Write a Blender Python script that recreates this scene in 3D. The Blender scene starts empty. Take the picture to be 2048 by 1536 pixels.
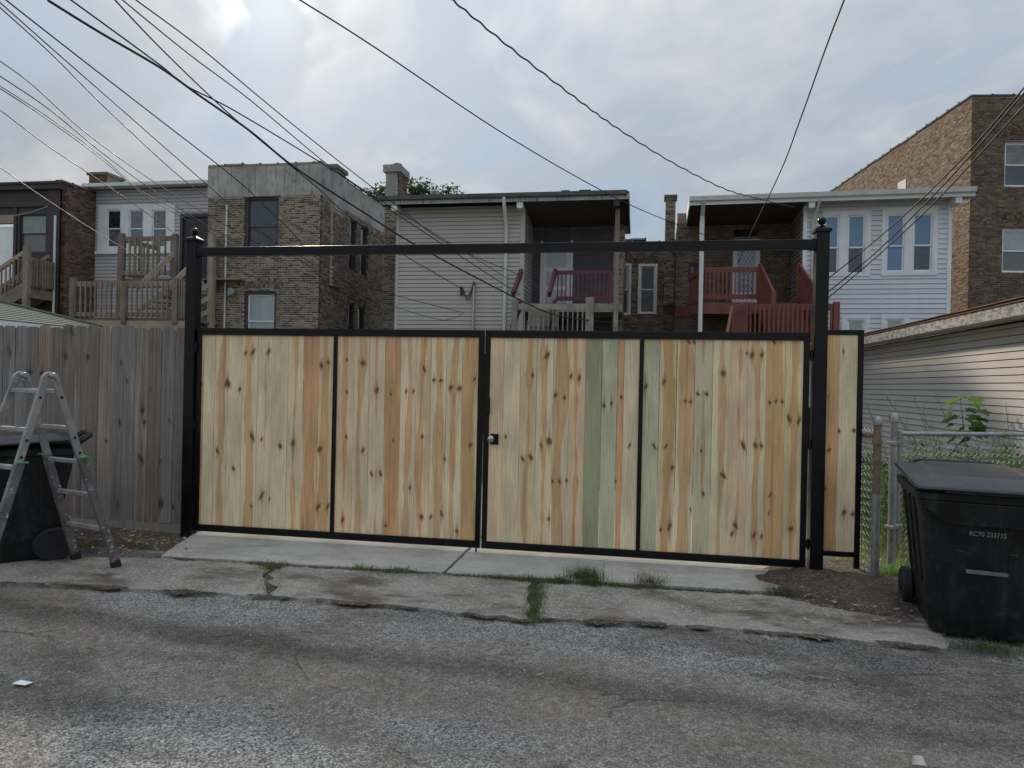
import bpy, bmesh, math, random
from mathutils import Vector, Matrix, noise as mnoise
rad = math.radians
sc = bpy.context.scene
RND = random.Random(11)

# ------------------------------------------------------------------ camera
PSI, RHO, FPX = rad(9.8), rad(1.2), 1420.0
CAM = Vector((0.0, -6.08, 1.49))
FWD = Vector((-math.sin(PSI), math.cos(PSI), 0.0))
RIGHT0 = Vector((math.cos(PSI), math.sin(PSI), 0.0))
UP0 = Vector((0, 0, 1))
RIGHT = RIGHT0 * math.cos(RHO) + UP0 * math.sin(RHO)
UP = UP0 * math.cos(RHO) - RIGHT0 * math.sin(RHO)
cd = bpy.data.cameras.new('camera'); cam = bpy.data.objects.new('camera', cd)
sc.collection.objects.link(cam)
cd.sensor_width = 36.0; cd.lens = 36.0 * FPX / 2048.0
cd.clip_start = 0.05; cd.clip_end = 3000
cam.matrix_world = Matrix(((RIGHT.x, UP.x, -FWD.x, CAM.x), (RIGHT.y, UP.y, -FWD.y, CAM.y),
                           (RIGHT.z, UP.z, -FWD.z, CAM.z), (0, 0, 0, 1)))
sc.camera = cam

# ------------------------------------------------------------------ light
sc.view_settings.view_transform = 'Standard'; sc.view_settings.look = 'None'
sc.view_settings.exposure = 0.14; sc.view_settings.gamma = 1.0
sc.view_settings.use_curve_mapping = False
cy = sc.cycles
cy.max_bounces = 5; cy.diffuse_bounces = 3; cy.glossy_bounces = 3; cy.transmission_bounces = 2; cy.transparent_max_bounces = 4
cy.caustics_reflective = False; cy.caustics_refractive = False
cy.use_adaptive_sampling = True; cy.adaptive_threshold = 0.02

def ray(u, v):
    return FWD + RIGHT * ((u - 1024) / FPX) - UP * ((v - 768) / FPX)
SUN = ray(540, 9).normalized()
SUN_EL = math.asin(SUN.z); SUN_AZ = math.atan2(SUN.x, SUN.y)
sl = bpy.data.lights.new('sun', 'SUN'); sun = bpy.data.objects.new('sun', sl)
sc.collection.objects.link(sun)
sl.energy = 2.7; sl.angle = rad(3); sl.color = (1.0, 0.87, 0.68)
sun.rotation_euler = SUN.to_track_quat('Z', 'Y').to_euler()

# ------------------------------------------------------------------ node helpers
class S:
    def __init__(s, nt, sock): s.nt = nt; s.k = sock
    def _m(s, op, *o):
        n = s.nt.nodes.new('ShaderNodeMath'); n.operation = op
        for i, a in enumerate((s,) + o):
            if isinstance(a, S): s.nt.links.new(a.k, n.inputs[i])
            else: n.inputs[i].default_value = a
        return S(s.nt, n.outputs[0])
    def __add__(s, o): return s._m('ADD', o)
    __radd__ = __add__
    def __sub__(s, o): return s._m('SUBTRACT', o)
    def __rsub__(s, o): return (s * -1.0) + o
    def __mul__(s, o): return s._m('MULTIPLY', o)
    __rmul__ = __mul__
    def __truediv__(s, o): return s._m('DIVIDE', o)
    def __pow__(s, o): return s._m('POWER', o)
    def abs(s): return s._m('ABSOLUTE')
    def sin(s): return s._m('SINE')
    def exp(s): return s._m('EXPONENT')
    def sqrt(s): return s._m('SQRT')
    def frac(s): return s._m('FRACT')
    def mx(s, o): return s._m('MAXIMUM', o)
    def mn(s, o): return s._m('MINIMUM', o)
    def gt(s, o): return s._m('GREATER_THAN', o)
    def clamp(s): return s.mx(0.0).mn(1.0)
    def step(s, a, b, lo=0.0, hi=1.0):
        n = s.nt.nodes.new('ShaderNodeMapRange'); n.interpolation_type = 'SMOOTHSTEP'
        s.nt.links.new(s.k, n.inputs[0])
        for i, x in zip((1, 2, 3, 4), (a, b, lo, hi)): n.inputs[i].default_value = x
        return S(s.nt, n.outputs[0])

class G:
    """small wrapper round a node tree"""
    def __init__(g, nt): g.nt = nt
    def node(g, t, **kw):
        n = g.nt.nodes.new(t)
        for k, v in kw.items(): setattr(n, k, v)
        return n
    def link(g, a, b): g.nt.links.new(a.k if isinstance(a, S) else a, b)
    def pos(g): return g.node('ShaderNodeNewGeometry').outputs['Position']
    def island(g): return S(g.nt, g.node('ShaderNodeNewGeometry').outputs['Random Per Island'])
    def obj(g): return g.node('ShaderNodeTexCoord').outputs['Object']
    def orand(g): return S(g.nt, g.node('ShaderNodeObjectInfo').outputs['Random'])
    def sep(g, v):
        n = g.node('ShaderNodeSeparateXYZ'); g.link(v, n.inputs[0])
        return [S(g.nt, o) for o in n.outputs]
    def comb(g, x, y, z):
        n = g.node('ShaderNodeCombineXYZ')
        for i, a in enumerate((x, y, z)):
            if isinstance(a, S): g.link(a, n.inputs[i])
            else: n.inputs[i].default_value = a
        return n.outputs[0]
    def map(g, v, sc=(1, 1, 1), loc=(0, 0, 0)):
        n = g.node('ShaderNodeMapping'); g.link(v, n.inputs[0])
        n.inputs['Scale'].default_value = sc; n.inputs['Location'].default_value = loc
        return n.outputs[0]
    def noise(g, v, scale=1.0, detail=3.0, rough=0.55, dist=0.0):
        n = g.node('ShaderNodeTexNoise'); g.link(v, n.inputs['Vector'])
        n.inputs['Scale'].default_value = scale; n.inputs['Detail'].default_value = detail
        n.inputs['Roughness'].default_value = rough; n.inputs['Distortion'].default_value = dist
        return S(g.nt, n.outputs[0])
    def voro(g, v, scale=1.0, feat='F1', out='Distance', rnd=1.0):
        n = g.node('ShaderNodeTexVoronoi', feature=feat); g.link(v, n.inputs['Vector'])
        n.inputs['Scale'].default_value = scale; n.inputs['Randomness'].default_value = rnd
        return S(g.nt, n.outputs[out])
    def attr(g, name, kind='OBJECT', out='Fac'):
        n = g.node('ShaderNodeAttribute', attribute_type=kind, attribute_name=name)
        return S(g.nt, n.outputs[out])
    def mix(g, f, a, b, mode='MIX'):
        n = g.node('ShaderNodeMix', data_type='RGBA', blend_type=mode, clamp_factor=True)
        for i, x in ((0, f), (6, a), (7, b)):
            if isinstance(x, S): g.link(x, n.inputs[i])
            elif isinstance(x, (tuple, list)): n.inputs[i].default_value = tuple(x)[:3] + (1,)
            elif isinstance(x, (int, float)): n.inputs[i].default_value = x
            else: g.link(x, n.inputs[i])
        return n.outputs[2]
    def ramp(g, f, stops, interp='LINEAR'):
        n = g.node('ShaderNodeValToRGB'); g.link(f, n.inputs[0])
        cr = n.color_ramp; cr.interpolation = interp
        while len(cr.elements) < len(stops): cr.elements.new(0.5)
        for e, (p, c) in zip(cr.elements, stops):
            e.position = p; e.color = tuple(c)[:3] + (1,)
        return n.outputs[0]
    def scale(g, col, f):
        n = g.node('ShaderNodeVectorMath', operation='SCALE'); g.link(col, n.inputs[0])
        if isinstance(f, S): g.link(f, n.inputs['Scale'])
        else: n.inputs['Scale'].default_value = f
        return n.outputs[0]
    def bump(g, h, strength=0.3, dist=0.01):
        n = g.node('ShaderNodeBump'); g.link(h, n.inputs['Height'])
        n.inputs['Strength'].default_value = strength; n.inputs['Distance'].default_value = dist
        return n.outputs[0]

def newmat(name):
    m = bpy.data.materials.new(name); m.use_nodes = True
    nt = m.node_tree; nt.nodes.clear(); g = G(nt)
    b = g.node('ShaderNodeBsdfPrincipled'); o = g.node('ShaderNodeOutputMaterial')
    nt.links.new(b.outputs[0], o.inputs[0])
    return m, g, b
def setb(g, b, col=None, rough=None, metal=None, normal=None, spec=None):
    for k, x in (('Base Color', col), ('Roughness', rough), ('Metallic', metal), ('Normal', normal), ('Specular IOR Level', spec)):
        if x is None: continue
        i = b.inputs[k]
        if isinstance(x, (tuple, list)): i.default_value = tuple(x)[:3] + (1,)
        elif isinstance(x, (int, float)): i.default_value = x
        else: g.link(x, i)

# ------------------------------------------------------------------ world: hazy cloud layer over a Nishita sky
w = bpy.data.worlds.new('World'); sc.world = w; w.use_nodes = True
w.node_tree.nodes.clear(); g = G(w.node_tree)
sky = g.node('ShaderNodeTexSky', sky_type='NISHITA'); sky.sun_disc = False
sky.sun_elevation = SUN_EL; sky.sun_rotation = SUN_AZ
sky.altitude = 180; sky.air_density = 1.0; sky.dust_density = 1.5
gen = g.node('ShaderNodeTexCoord').outputs['Generated']
nz = g.node('ShaderNodeVectorMath', operation='NORMALIZE'); g.link(gen, nz.inputs[0]); d = nz.outputs[0]
dx, dy, dz = g.sep(d)
k = dz.mx(0.0) + 0.22
pl = g.comb(dx / k, dy / k, 0.0)
warp = g.noise(pl, 1.3, 1)
pw = g.comb(dx / k + warp * 0.7, dy / k * 0.8 + dx / k * 0.35, warp)
c1 = g.noise(pw, 1.15, 5, 0.60)
c2 = g.noise(g.map(pw, (1, 1, 1), (5.2, 1.7, 0)), 0.55, 2, 0.5)
cov = (c1 * 0.62 + c2 * 0.38)
cloud = g.ramp(cov, [(0.39, (2.9, 3.9, 5.1)), (0.45, (3.7, 4.6, 5.6)), (0.495, (3.95, 4.6, 5.3)), (0.54, (5.1, 5.6, 6.1)), (0.61, (7.6, 7.7, 7.8))])
dark = (c2 * 0.6 + c1 * 0.4).step(0.40, 0.60, 1.08, 0.80)
cloud = g.scale(cloud, dark)
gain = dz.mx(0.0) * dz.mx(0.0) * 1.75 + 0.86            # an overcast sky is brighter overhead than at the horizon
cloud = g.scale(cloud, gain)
dt = g.node('ShaderNodeVectorMath', operation='DOT_PRODUCT'); g.link(d, dt.inputs[0]); dt.inputs[1].default_value = SUN
cs = S(w.node_tree, dt.outputs['Value']).mx(0.0)
glow = (cs ** 110.0) * 1.2 + (cs ** 900.0) * 10.0
glow = glow * g.noise(pw, 4.0, 3, 0.6).step(0.40, 0.58, 0.15, 1.15)
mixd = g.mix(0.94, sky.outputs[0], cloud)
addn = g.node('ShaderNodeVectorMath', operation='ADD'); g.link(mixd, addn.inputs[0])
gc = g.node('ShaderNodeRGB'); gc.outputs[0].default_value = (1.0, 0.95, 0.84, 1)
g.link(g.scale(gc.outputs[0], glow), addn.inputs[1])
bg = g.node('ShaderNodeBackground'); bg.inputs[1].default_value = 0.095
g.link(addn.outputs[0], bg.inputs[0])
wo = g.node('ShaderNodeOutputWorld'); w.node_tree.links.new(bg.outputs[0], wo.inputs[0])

# ------------------------------------------------------------------ geometry helpers
def at(u, v, dep): return CAM + ray(u, v) * dep
def ground(u, v, z=0.0):
    r = ray(u, v); return CAM + r * ((z - CAM.z) / r.z)
def onY(u, v, Y):
    r = ray(u, v); return CAM + r * ((Y - CAM.y) / r.y)
def onX(u, v, X):
    r = ray(u, v); return CAM + r * ((X - CAM.x) / r.x)

class MB:
    def __init__(s): s.v = []; s.f = []
    def add(s, vs, fs):
        n = len(s.v); s.v += [tuple(p) for p in vs]; s.f += [tuple(n + i for i in f) for f in fs]; return s
    def hexa(s, p):
        return s.add(p, [(0, 3, 2, 1), (4, 5, 6, 7), (0, 1, 5, 4), (1, 2, 6, 5), (2, 3, 7, 6), (3, 0, 4, 7)])
    def box(s, x0, x1, y0, y1, z0, z1):
        return s.hexa([(x0, y0, z0), (x1, y0, z0), (x1, y1, z0), (x0, y1, z0), (x0, y0, z1), (x1, y0, z1), (x1, y1, z1), (x0, y1, z1)])
    def bar(s, p, q, wd, ht, up=(0, 0, 1)):
        p, q = Vector(p), Vector(q); a = (q - p).normalized(); up = Vector(up)
        if abs(a.dot(up)) > 0.99: up = Vector((0, 1, 0))
        sd = a.cross(up).normalized(); u2 = sd.cross(a)
        o = [sd * (-wd / 2) + u2 * (-ht / 2), sd * (wd / 2) + u2 * (-ht / 2), sd * (wd / 2) + u2 * (ht / 2), sd * (-wd / 2) + u2 * (ht / 2)]
        return s.hexa([p + x for x in o] + [q + x for x in o])
    def tube(s, pts, r, n=8, cap=True):
        pts = [Vector(p) for p in pts]; rs = r if isinstance(r, (list, tuple)) else [r] * len(pts)
        rings = []; base = len(s.v); ref = None
        for i, p in enumerate(pts):
            t = (pts[min(i + 1, len(pts) - 1)] - pts[max(i - 1, 0)]).normalized()
            if ref is None:
                ref = Vector((0, 0, 1)) if abs(t.z) < 0.9 else Vector((1, 0, 0))
            a = t.cross(ref).normalized(); b = a.cross(t).normalized(); ref = b
            for k in range(n):
                an = 2 * math.pi * k / n
                s.v.append(tuple(p + (a * math.cos(an) + b * math.sin(an)) * rs[i]))
        for i in range(len(pts) - 1):
            for k in range(n):
                k2 = (k + 1) % n
                s.f.append((base + i * n + k, base + i * n + k2, base + (i + 1) * n + k2, base + (i + 1) * n + k))
        if cap:
            s.f.append(tuple(base + k for k in range(n))[::-1]); s.f.append(tuple(base + (len(pts) - 1) * n + k for k in range(n)))
        return s
    def lathe(s, prof, c=(0, 0, 0), n=20, axis='z'):
        base = len(s.v)
        for r, h in prof:
            for k in range(n):
                a = 2 * math.pi * k / n; p = (r * math.cos(a), r * math.sin(a), h)
                if axis == 'x': p = (p[2], p[0], p[1])
                if axis == 'y': p = (p[0], p[2], p[1])
                s.v.append((c[0] + p[0], c[1] + p[1], c[2] + p[2]))
        for i in range(len(prof) - 1):
            for k in range(n):
                k2 = (k + 1) % n
                s.f.append((base + i * n + k, base + i * n + k2, base + (i + 1) * n + k2, base + (i + 1) * n + k))
        s.f.append(tuple(base + k for k in range(n))[::-1]); s.f.append(tuple(base + (len(prof) - 1) * n + k for k in range(n)))
        return s
    def prism(s, poly, f0, f1):
        """poly: list of 2-d points; f0,f1 map a point to 3-d on the two caps"""
        n = len(poly)
        return s.add([f0(p) for p in poly] + [f1(p) for p in poly],
                     [tuple(range(n))[::-1], tuple(range(n, 2 * n))] + [(i, (i + 1) % n, n + (i + 1) % n, n + i) for i in range(n)])
    def mesh(s, name, smooth=False, bevel=0.0, seg=1, recalc=True, origin=None):
        vs = s.v if origin is None else [(a - origin[0], b - origin[1], c - origin[2]) for a, b, c in s.v]
        me = bpy.data.meshes.new(name); me.from_pydata(vs, [], s.f)
        if recalc or bevel:
            bm = bmesh.new(); bm.from_mesh(me)
            if recalc: bmesh.ops.recalc_face_normals(bm, faces=bm.faces)
            if bevel: bmesh.ops.bevel(bm, geom=bm.edges[:], offset=bevel, segments=seg, affect='EDGES', profile=0.5)
            bm.to_mesh(me); bm.free()
        if smooth:
            for p in me.polygons: p.use_smooth = True
            if smooth != 'all':
                try: me.set_sharp_from_angle(angle=rad(40))
                except Exception: pass
        me.update(); return me
    def build(s, name, mat, parent=None, origin=None, **kw):
        me = s.mesh(name, origin=origin, **kw)
        me.materials.append(mat)
        return obj(name, me, parent, origin)

def obj(name, me, parent=None, loc=None):
    o = bpy.data.objects.new(name, me); sc.collection.objects.link(o)
    if parent is not None: o.parent = parent
    if loc is not None: o.location = loc
    return o
def tag(o, label=None, cat=None, group=None, kind=None):
    if label: o['label'] = label
    if cat: o['category'] = cat
    if group: o['group'] = group
    if kind: o['kind'] = kind
    return o
def thing(name, label, cat, loc=(0, 0, 0), rotz=0.0, group=None):
    o = bpy.data.objects.new(name, None); sc.collection.objects.link(o)
    o.empty_display_size = 0.2; o.location = loc; o.rotation_euler = (0, 0, rotz)
    return tag(o, label, cat, group)
# ------------------------------------------------------------------ materials
def plain(name, col, rough=0.6, var=0.15, scale=3.0, bump=0.0, bscale=60.0, metal=0.0, spec=0.5, streak=0.0, orand=0.0, dirt=None, dirt_amt=0.0):
    m, g, b = newmat(name)
    p = g.obj()
    n = g.noise(p, scale, 5, 0.6)
    c = g.scale(g.mix(0.0, col, col), n.step(0.25, 0.75, 1 - var, 1 + var))
    if orand: c = g.scale(c, g.orand().step(0, 1, 1 - orand, 1 + orand))
    if streak:
        st = g.noise(g.map(p, (9, 9, 0.5)), 2.0, 4, 0.6)
        c = g.mix(st.step(0.52, 0.72, 0, streak), c, dirt or (0.05, 0.045, 0.04))
    if dirt and dirt_amt:
        c = g.mix(g.noise(p, scale * 2.3, 6, 0.65).step(0.5, 0.72, 0, dirt_amt), c, dirt)
    nm = None
    if bump: nm = g.bump(g.noise(p, bscale, 4, 0.6), bump, 0.004)
    setb(g, b, c, n.step(0.3, 0.7, max(rough - 0.08, 0.03), min(rough + 0.08, 1)), metal, nm, spec)
    return m

def wood(name, sap, heart, knot, grain=0.22, knots=6, weather=None):
    """boards: x across, z along, origin at the foot of the board"""
    m, g, b = newmat(name)
    x, y, z = g.sep(g.obj())
    sd = g.attr('seed'); hw = g.attr('heart')
    tint = g.node('ShaderNodeAttribute', attribute_type='OBJECT', attribute_name='tint').outputs['Color']
    zz = z + sd * 13.0
    # knots
    core = None; WOB = (g.noise(g.comb(x * 60.0, sd * 9.0, z * 40.0), 1, 1) - 0.5) * 0.7
    for i in range(knots):
        kv = g.node('ShaderNodeAttribute', attribute_type='OBJECT', attribute_name='knot%d' % i).outputs['Vector']
        kx, kz, kr = g.sep(kv); kr = kr.mx(0.0005)
        dx, dz_ = x - kx, z - kz
        wob = WOB
        dzs = dz_ - dx * (((kz * 7.3 + sd).frac() - 0.5) * 2.6)
        e = (dx * dx * ((kz * 13.7).frac() * 0.9 + 0.35) + dzs * dzs * 0.5).sqrt() / kr + wob
        kc = e.step(0.75, 1.05, 1, 0)
        ring = e.step(1.0, 1.9, 1, 0)
        ff = (dz_.abs() / kr * ((kz * 5.1).frac() * -0.08 - 0.045) + 1.0).mx(0.0)
        fl = ((ff * ff * 1.3 - (dx + WOB * 0.006).abs() / kr) * 2.2).clamp() * (ff * 0.5 + 0.5) * kr.gt(0.002)
        inf = ((dz_ * dz_) / (kr * kr) * -0.09).exp() * kr
        pull = inf * 1.0
        if core is None: core, rings, flame, infl = kc, ring, fl, inf
        else: core, rings, flame, infl = core.mx(kc), rings.mx(ring), flame.mx(fl), infl + inf
    c = (g.noise(g.comb(sd * 3.7, zz * 0.55, 0.0), 1, 2) - 0.5) * 0.13
    wn = g.noise(g.comb(sd * 8.1 + 4.0, zz * 0.9, 2.0), 1, 3, 0.6)
    wid = hw + (wn - 0.5) * 0.13 + infl * 0.55
    edge = (g.noise(g.comb(x * 25.0, sd, zz * 3.0), 1, 3) - 0.5) * 0.012
    hm = (wid - (x - c).abs() + edge).step(-0.005, 0.007)
    res = (hm * g.noise(g.comb(x * 34.0, sd * 6.0, zz * 0.75), 1, 3, 0.6).step(0.55, 0.68, 0, 0.8))
    ringp = (x - c) * 260.0 + g.noise(g.comb(x * 7.0, sd * 5.0, zz * 0.8), 1, 3) * 30.0 + infl * 240.0
    lines = ringp.sin() * 0.5 + 0.5
    fine = g.noise(g.comb(x * 300.0, sd * 2.0, zz * 4.0), 1, 5, 0.7)
    blot = g.noise(g.comb(x * 6.0, sd * 4.4, zz * 1.6), 1, 4, 0.6)
    col = g.mix(hm, sap, heart)
    col = g.mix(res, col, tuple(a * q for a, q in zip(heart, (0.72, 0.62, 0.52))))
    col = g.mix(flame.clamp() * 0.8, col, tuple(a * 0.62 for a in heart))
    col = g.scale(col, (lines ** 2.0) * (-grain * 0.42) + 1.04)
    col = g.scale(col, fine.step(0.25, 0.75, 1 - grain * 0.8, 1 + grain * 0.6))
    col = g.scale(col, blot.step(0.3, 0.7, 0.80, 1.12))
    col = g.mix(rings * 0.6, col, tuple(a * 0.5 for a in heart))
    col = g.mix(core * 0.88, col, knot)
    col = g.mix(1.0, col, tint, 'MULTIPLY')
    if weather:
        wn2 = g.noise(g.comb(x * 9.0, sd * 7.0, zz * 1.1), 1, 5, 0.65)
        col = g.mix(wn2.step(0.42, 0.7, 0, 0.8), col, weather)
        st = g.noise(g.comb(x * 90.0, sd * 3.0, zz * 0.7), 1, 4, 0.7)
        col = g.scale(col, st.step(0.3, 0.62, 0.62, 1.1))
    bp = g.bump(fine * 0.5 + lines * 0.3 - core * 0.4, 0.25 if not weather else 0.5, 0.002)
    setb(g, b, col, 0.62 if not weather else 0.85, 0, bp, 0.35)
    return m

PINE = wood('new_pine', (0.80, 0.655, 0.425), (0.69, 0.445, 0.235), (0.15, 0.078, 0.045), 0.24)
OLDWOOD = wood('weathered_pine', (0.285, 0.27, 0.255), (0.24, 0.195, 0.165), (0.055, 0.045, 0.04), 0.42, 4, (0.185, 0.173, 0.165))
DECK = plain('deck_lumber', (0.215, 0.172, 0.135), 0.85, 0.3, 2.0, 0.2, 40, streak=0.35, orand=0.2, dirt=(0.13, 0.10, 0.075))
DECKNEW = plain('pale_deck_lumber', (0.33, 0.265, 0.20), 0.8, 0.2, 2.0, streak=0.25, orand=0.12, dirt=(0.22, 0.16, 0.11))
GREYWOOD = plain('grey_lumber', (0.24, 0.225, 0.195), 0.9, 0.3, 2.5, streak=0.4, orand=0.15, dirt=(0.10, 0.095, 0.08))
BLACK = plain('black_paint', (0.004, 0.004, 0.0055), 0.36, 0.2, 4, 0.05, 120, spec=0.28, dirt=(0.018, 0.017, 0.016), dirt_amt=0.5)
BLACKPL = plain('black_plastic', (0.009, 0.009, 0.010), 0.48, 0.35, 6, 0.15, 90, spec=0.35, dirt=(0.05, 0.048, 0.045), dirt_amt=0.55, streak=0.4)
RUBBER = plain('rubber', (0.012, 0.012, 0.012), 0.8, 0.2, 8)
LIDPL = plain('lid_plastic', (0.018, 0.018, 0.021), 0.36, 0.3, 5, 0.1, 60, spec=0.4, dirt=(0.06, 0.06, 0.06), dirt_amt=0.35)
GALV = plain('galvanised_pipe', (0.30, 0.31, 0.32), 0.45, 0.25, 9, 0.1, 80, metal=0.55, dirt=(0.15, 0.10, 0.07), dirt_amt=0.5)
RUSTPIPE = plain('rusty_pipe', (0.20, 0.13, 0.095), 0.75, 0.35, 7, 0.25, 60, metal=0.2, dirt=(0.27, 0.26, 0.25), dirt_amt=0.6)
ALU = plain('aluminium', (0.33, 0.33, 0.33), 0.5, 0.25, 12, 0.1, 70, metal=0.5, dirt=(0.16, 0.155, 0.15), dirt_amt=0.6)
STEEL = plain('bright_steel', (0.48, 0.48, 0.49), 0.32, 0.15, 20, metal=0.9)
WIRE = plain('cable_sheath', (0.018, 0.018, 0.022), 0.6, 0.1)
PALEWIRE = plain('pale_cable', (0.30, 0.30, 0.30), 0.6, 0.1)
WHITE = plain('white_paint', (0.74, 0.78, 0.81), 0.55, 0.08, 2.0, streak=0.12, dirt=(0.35, 0.34, 0.33))
WHITEMETAL = plain('white_gutter', (0.62, 0.65, 0.66), 0.4, 0.1, 2.0, streak=0.2, dirt=(0.3, 0.28, 0.25))
TRIMGREY = plain('grey_trim', (0.44, 0.42, 0.40), 0.6, 0.1)
DARKGUT = plain('dark_gutter', (0.10, 0.105, 0.115), 0.5, 0.3, 3, dirt=(0.03, 0.03, 0.03), dirt_amt=0.5)
STAINFASC = plain('stained_fascia', (0.40, 0.40, 0.385), 0.7, 0.2, 2, streak=0.85, dirt=(0.06, 0.05, 0.045))
SIDGREY = plain('grey_siding', (0.43, 0.395, 0.37), 0.55, 0.06, 0.8, orand=0.04, streak=0.08, dirt=(0.25, 0.23, 0.21))
SIDBLUE = plain('bluish_siding', (0.46, 0.46, 0.49), 0.55, 0.07, 0.8, orand=0.04, streak=0.06, dirt=(0.25, 0.23, 0.21))
SIDWHITE = plain('white_clapboard', (0.62, 0.66, 0.72), 0.6, 0.07, 0.8, orand=0.05, streak=0.12, dirt=(0.33, 0.32, 0.31))
SIDTAN = plain('beige_siding', (0.50, 0.455, 0.42), 0.55, 0.07, 0.7, orand=0.04, streak=0.10, dirt=(0.30, 0.27, 0.24))
SIDPEEL = plain('peeling_clapboard', (0.30, 0.265, 0.24), 0.8, 0.25, 5, streak=0.3, orand=0.15, dirt=(0.08, 0.06, 0.05), dirt_amt=0.5)
MAROON = plain('maroon_paint', (0.105, 0.028, 0.045), 0.5, 0.12, 3)
REDPAINT = plain('red_deck_paint', (0.185, 0.055, 0.041), 0.55, 0.15, 3, orand=0.08, streak=0.15, dirt=(0.13, 0.035, 0.025))
BROWNP = plain('dark_brown_paint', (0.042, 0.028, 0.030), 0.6, 0.2, 2, streak=0.2, dirt=(0.07, 0.055, 0.05))
DARKDOOR = plain('dark_door', (0.035, 0.03, 0.034), 0.5, 0.15, 2)
DARKFRAME = plain('dark_window_frame', (0.05, 0.047, 0.055), 0.55, 0.15, 3)
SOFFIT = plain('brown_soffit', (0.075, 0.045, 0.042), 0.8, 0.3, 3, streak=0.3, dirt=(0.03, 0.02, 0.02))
GAPSHADE = plain('gap_shade_sheathing', (0.02, 0.019, 0.018), 0.9, 0.1)  # near-black backing paints the shadow lines between siding boards
VOIDM = plain('unlit_interior', (0.012, 0.012, 0.012), 0.9, 0.2)  # near-black colour stands for shade in holes and below a porch
TAR = plain('roof_tar', (0.035, 0.035, 0.037), 0.8, 0.3, 2)
MORTAR = plain('mortar', (0.44, 0.40, 0.35), 0.95, 0.25, 3.0, dirt=(0.10, 0.085, 0.075), dirt_amt=0.6)
MORTARD = plain('dark_mortar', (0.22, 0.185, 0.155), 0.95, 0.3, 3.0)
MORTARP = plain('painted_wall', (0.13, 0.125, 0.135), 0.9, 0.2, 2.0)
PARAPET = plain('parapet_cement', (0.36, 0.345, 0.325), 0.9, 0.3, 1.1, 0.3, 20, streak=0.8, dirt=(0.10, 0.095, 0.09), dirt_amt=0.65)
COPING = plain('clay_coping', (0.16, 0.13, 0.115), 0.8, 0.3, 3)
PAPER = plain('white_paper', (0.75, 0.75, 0.72), 0.7, 0.05)
FOAM = plain('foam_cup', (0.50, 0.46, 0.39), 0.7, 0.12, 20)
GREENCLIP = plain('green_plastic', (0.02, 0.20, 0.06), 0.4, 0.1)
BARK = plain('bark', (0.09, 0.07, 0.055), 0.9, 0.3, 8, 0.4, 40)
TWIG = plain('dry_twig', (0.20, 0.145, 0.105), 0.9, 0.25, 8)
STRAW = plain('straw', (0.42, 0.33, 0.20), 0.9, 0.25, 8, orand=0.2)
LETTER = plain('stamped_lettering', (0.30, 0.30, 0.32), 0.6, 0.2, 30)
GREENSH = None

def brickmat(name, cols, dirt=(0.05, 0.045, 0.04), damt=0.45):
    m, g, b = newmat(name)
    t = (g.island() + g.orand()).frac()
    col = g.ramp(t, [(i / len(cols), c) for i, c in enumerate(cols)], 'CONSTANT')
    p = g.pos()
    col = g.scale(col, g.noise(p, 14, 4, 0.6).step(0.3, 0.7, 0.85, 1.2))
    col = g.mix(g.noise(p, 0.55, 5, 0.62).step(0.47, 0.68, 0, damt), col, dirt)
    setb(g, b, col, 0.92, 0, None, 0.2)
    return m
BRICKTAN = brickmat('common_brick', [(0.26, 0.20, 0.15), (0.125, 0.10, 0.083), (0.32, 0.255, 0.19), (0.20, 0.15, 0.115), (0.085, 0.07, 0.06), (0.30, 0.225, 0.165), (0.15, 0.112, 0.088), (0.26, 0.165, 0.115), (0.10, 0.083, 0.071), (0.23, 0.185, 0.14)])
BRICKRED = brickmat('red_brick', [(0.16, 0.085, 0.055), (0.21, 0.11, 0.07), (0.095, 0.055, 0.042), (0.26, 0.135, 0.08), (0.12, 0.07, 0.05), (0.07, 0.048, 0.04)])
BRICKBUFF = brickmat('buff_brick', [(0.34, 0.235, 0.15), (0.27, 0.175, 0.11), (0.38, 0.275, 0.18), (0.22, 0.135, 0.09), (0.31, 0.21, 0.135), (0.17, 0.112, 0.08)], damt=0.08)
BRICKDARK = brickmat('brown_brick', [(0.14, 0.10, 0.072), (0.175, 0.112, 0.074), (0.10, 0.072, 0.056), (0.20, 0.148, 0.104), (0.075, 0.056, 0.047), (0.13, 0.084, 0.06)], damt=0.22)
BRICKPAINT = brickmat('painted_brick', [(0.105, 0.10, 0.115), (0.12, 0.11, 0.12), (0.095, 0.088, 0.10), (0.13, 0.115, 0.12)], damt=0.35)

def glassmat(name, col, rough=0.06, ior=1.8, pattern=0.0, pcol=(0.1, 0.12, 0.12)):
    m, g, b = newmat(name)
    p = g.obj()
    c = g.mix(g.noise(p, 5.0, 4, 0.6).step(0.45, 0.62, 0, pattern), col, pcol)
    setb(g, b, c, rough, 0, g.bump(g.noise(p, 2.2, 2), 0.06, 0.02))
    b.inputs['IOR'].default_value = ior
    return m
GLASSDARK = glassmat('dark_glass', (0.014, 0.018, 0.024), pattern=0.6, pcol=(0.045, 0.06, 0.07))
GLASSBLUE = glassmat('blue_glass', (0.085, 0.20, 0.37), pattern=0.3, pcol=(0.12, 0.25, 0.41))
GLASSBLACK = glassmat('black_glass', (0.004, 0.005, 0.006), ior=1.5, pattern=0.5, pcol=(0.02, 0.022, 0.024))
GLASSDEEP = glassmat('deep_blue_glass', (0.03, 0.045, 0.07), pattern=0.5, pcol=(0.05, 0.08, 0.12))
GLASSCURT = glassmat('curtained_glass', (0.10, 0.11, 0.125), pattern=0.7, pcol=(0.19, 0.19, 0.21))
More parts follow.
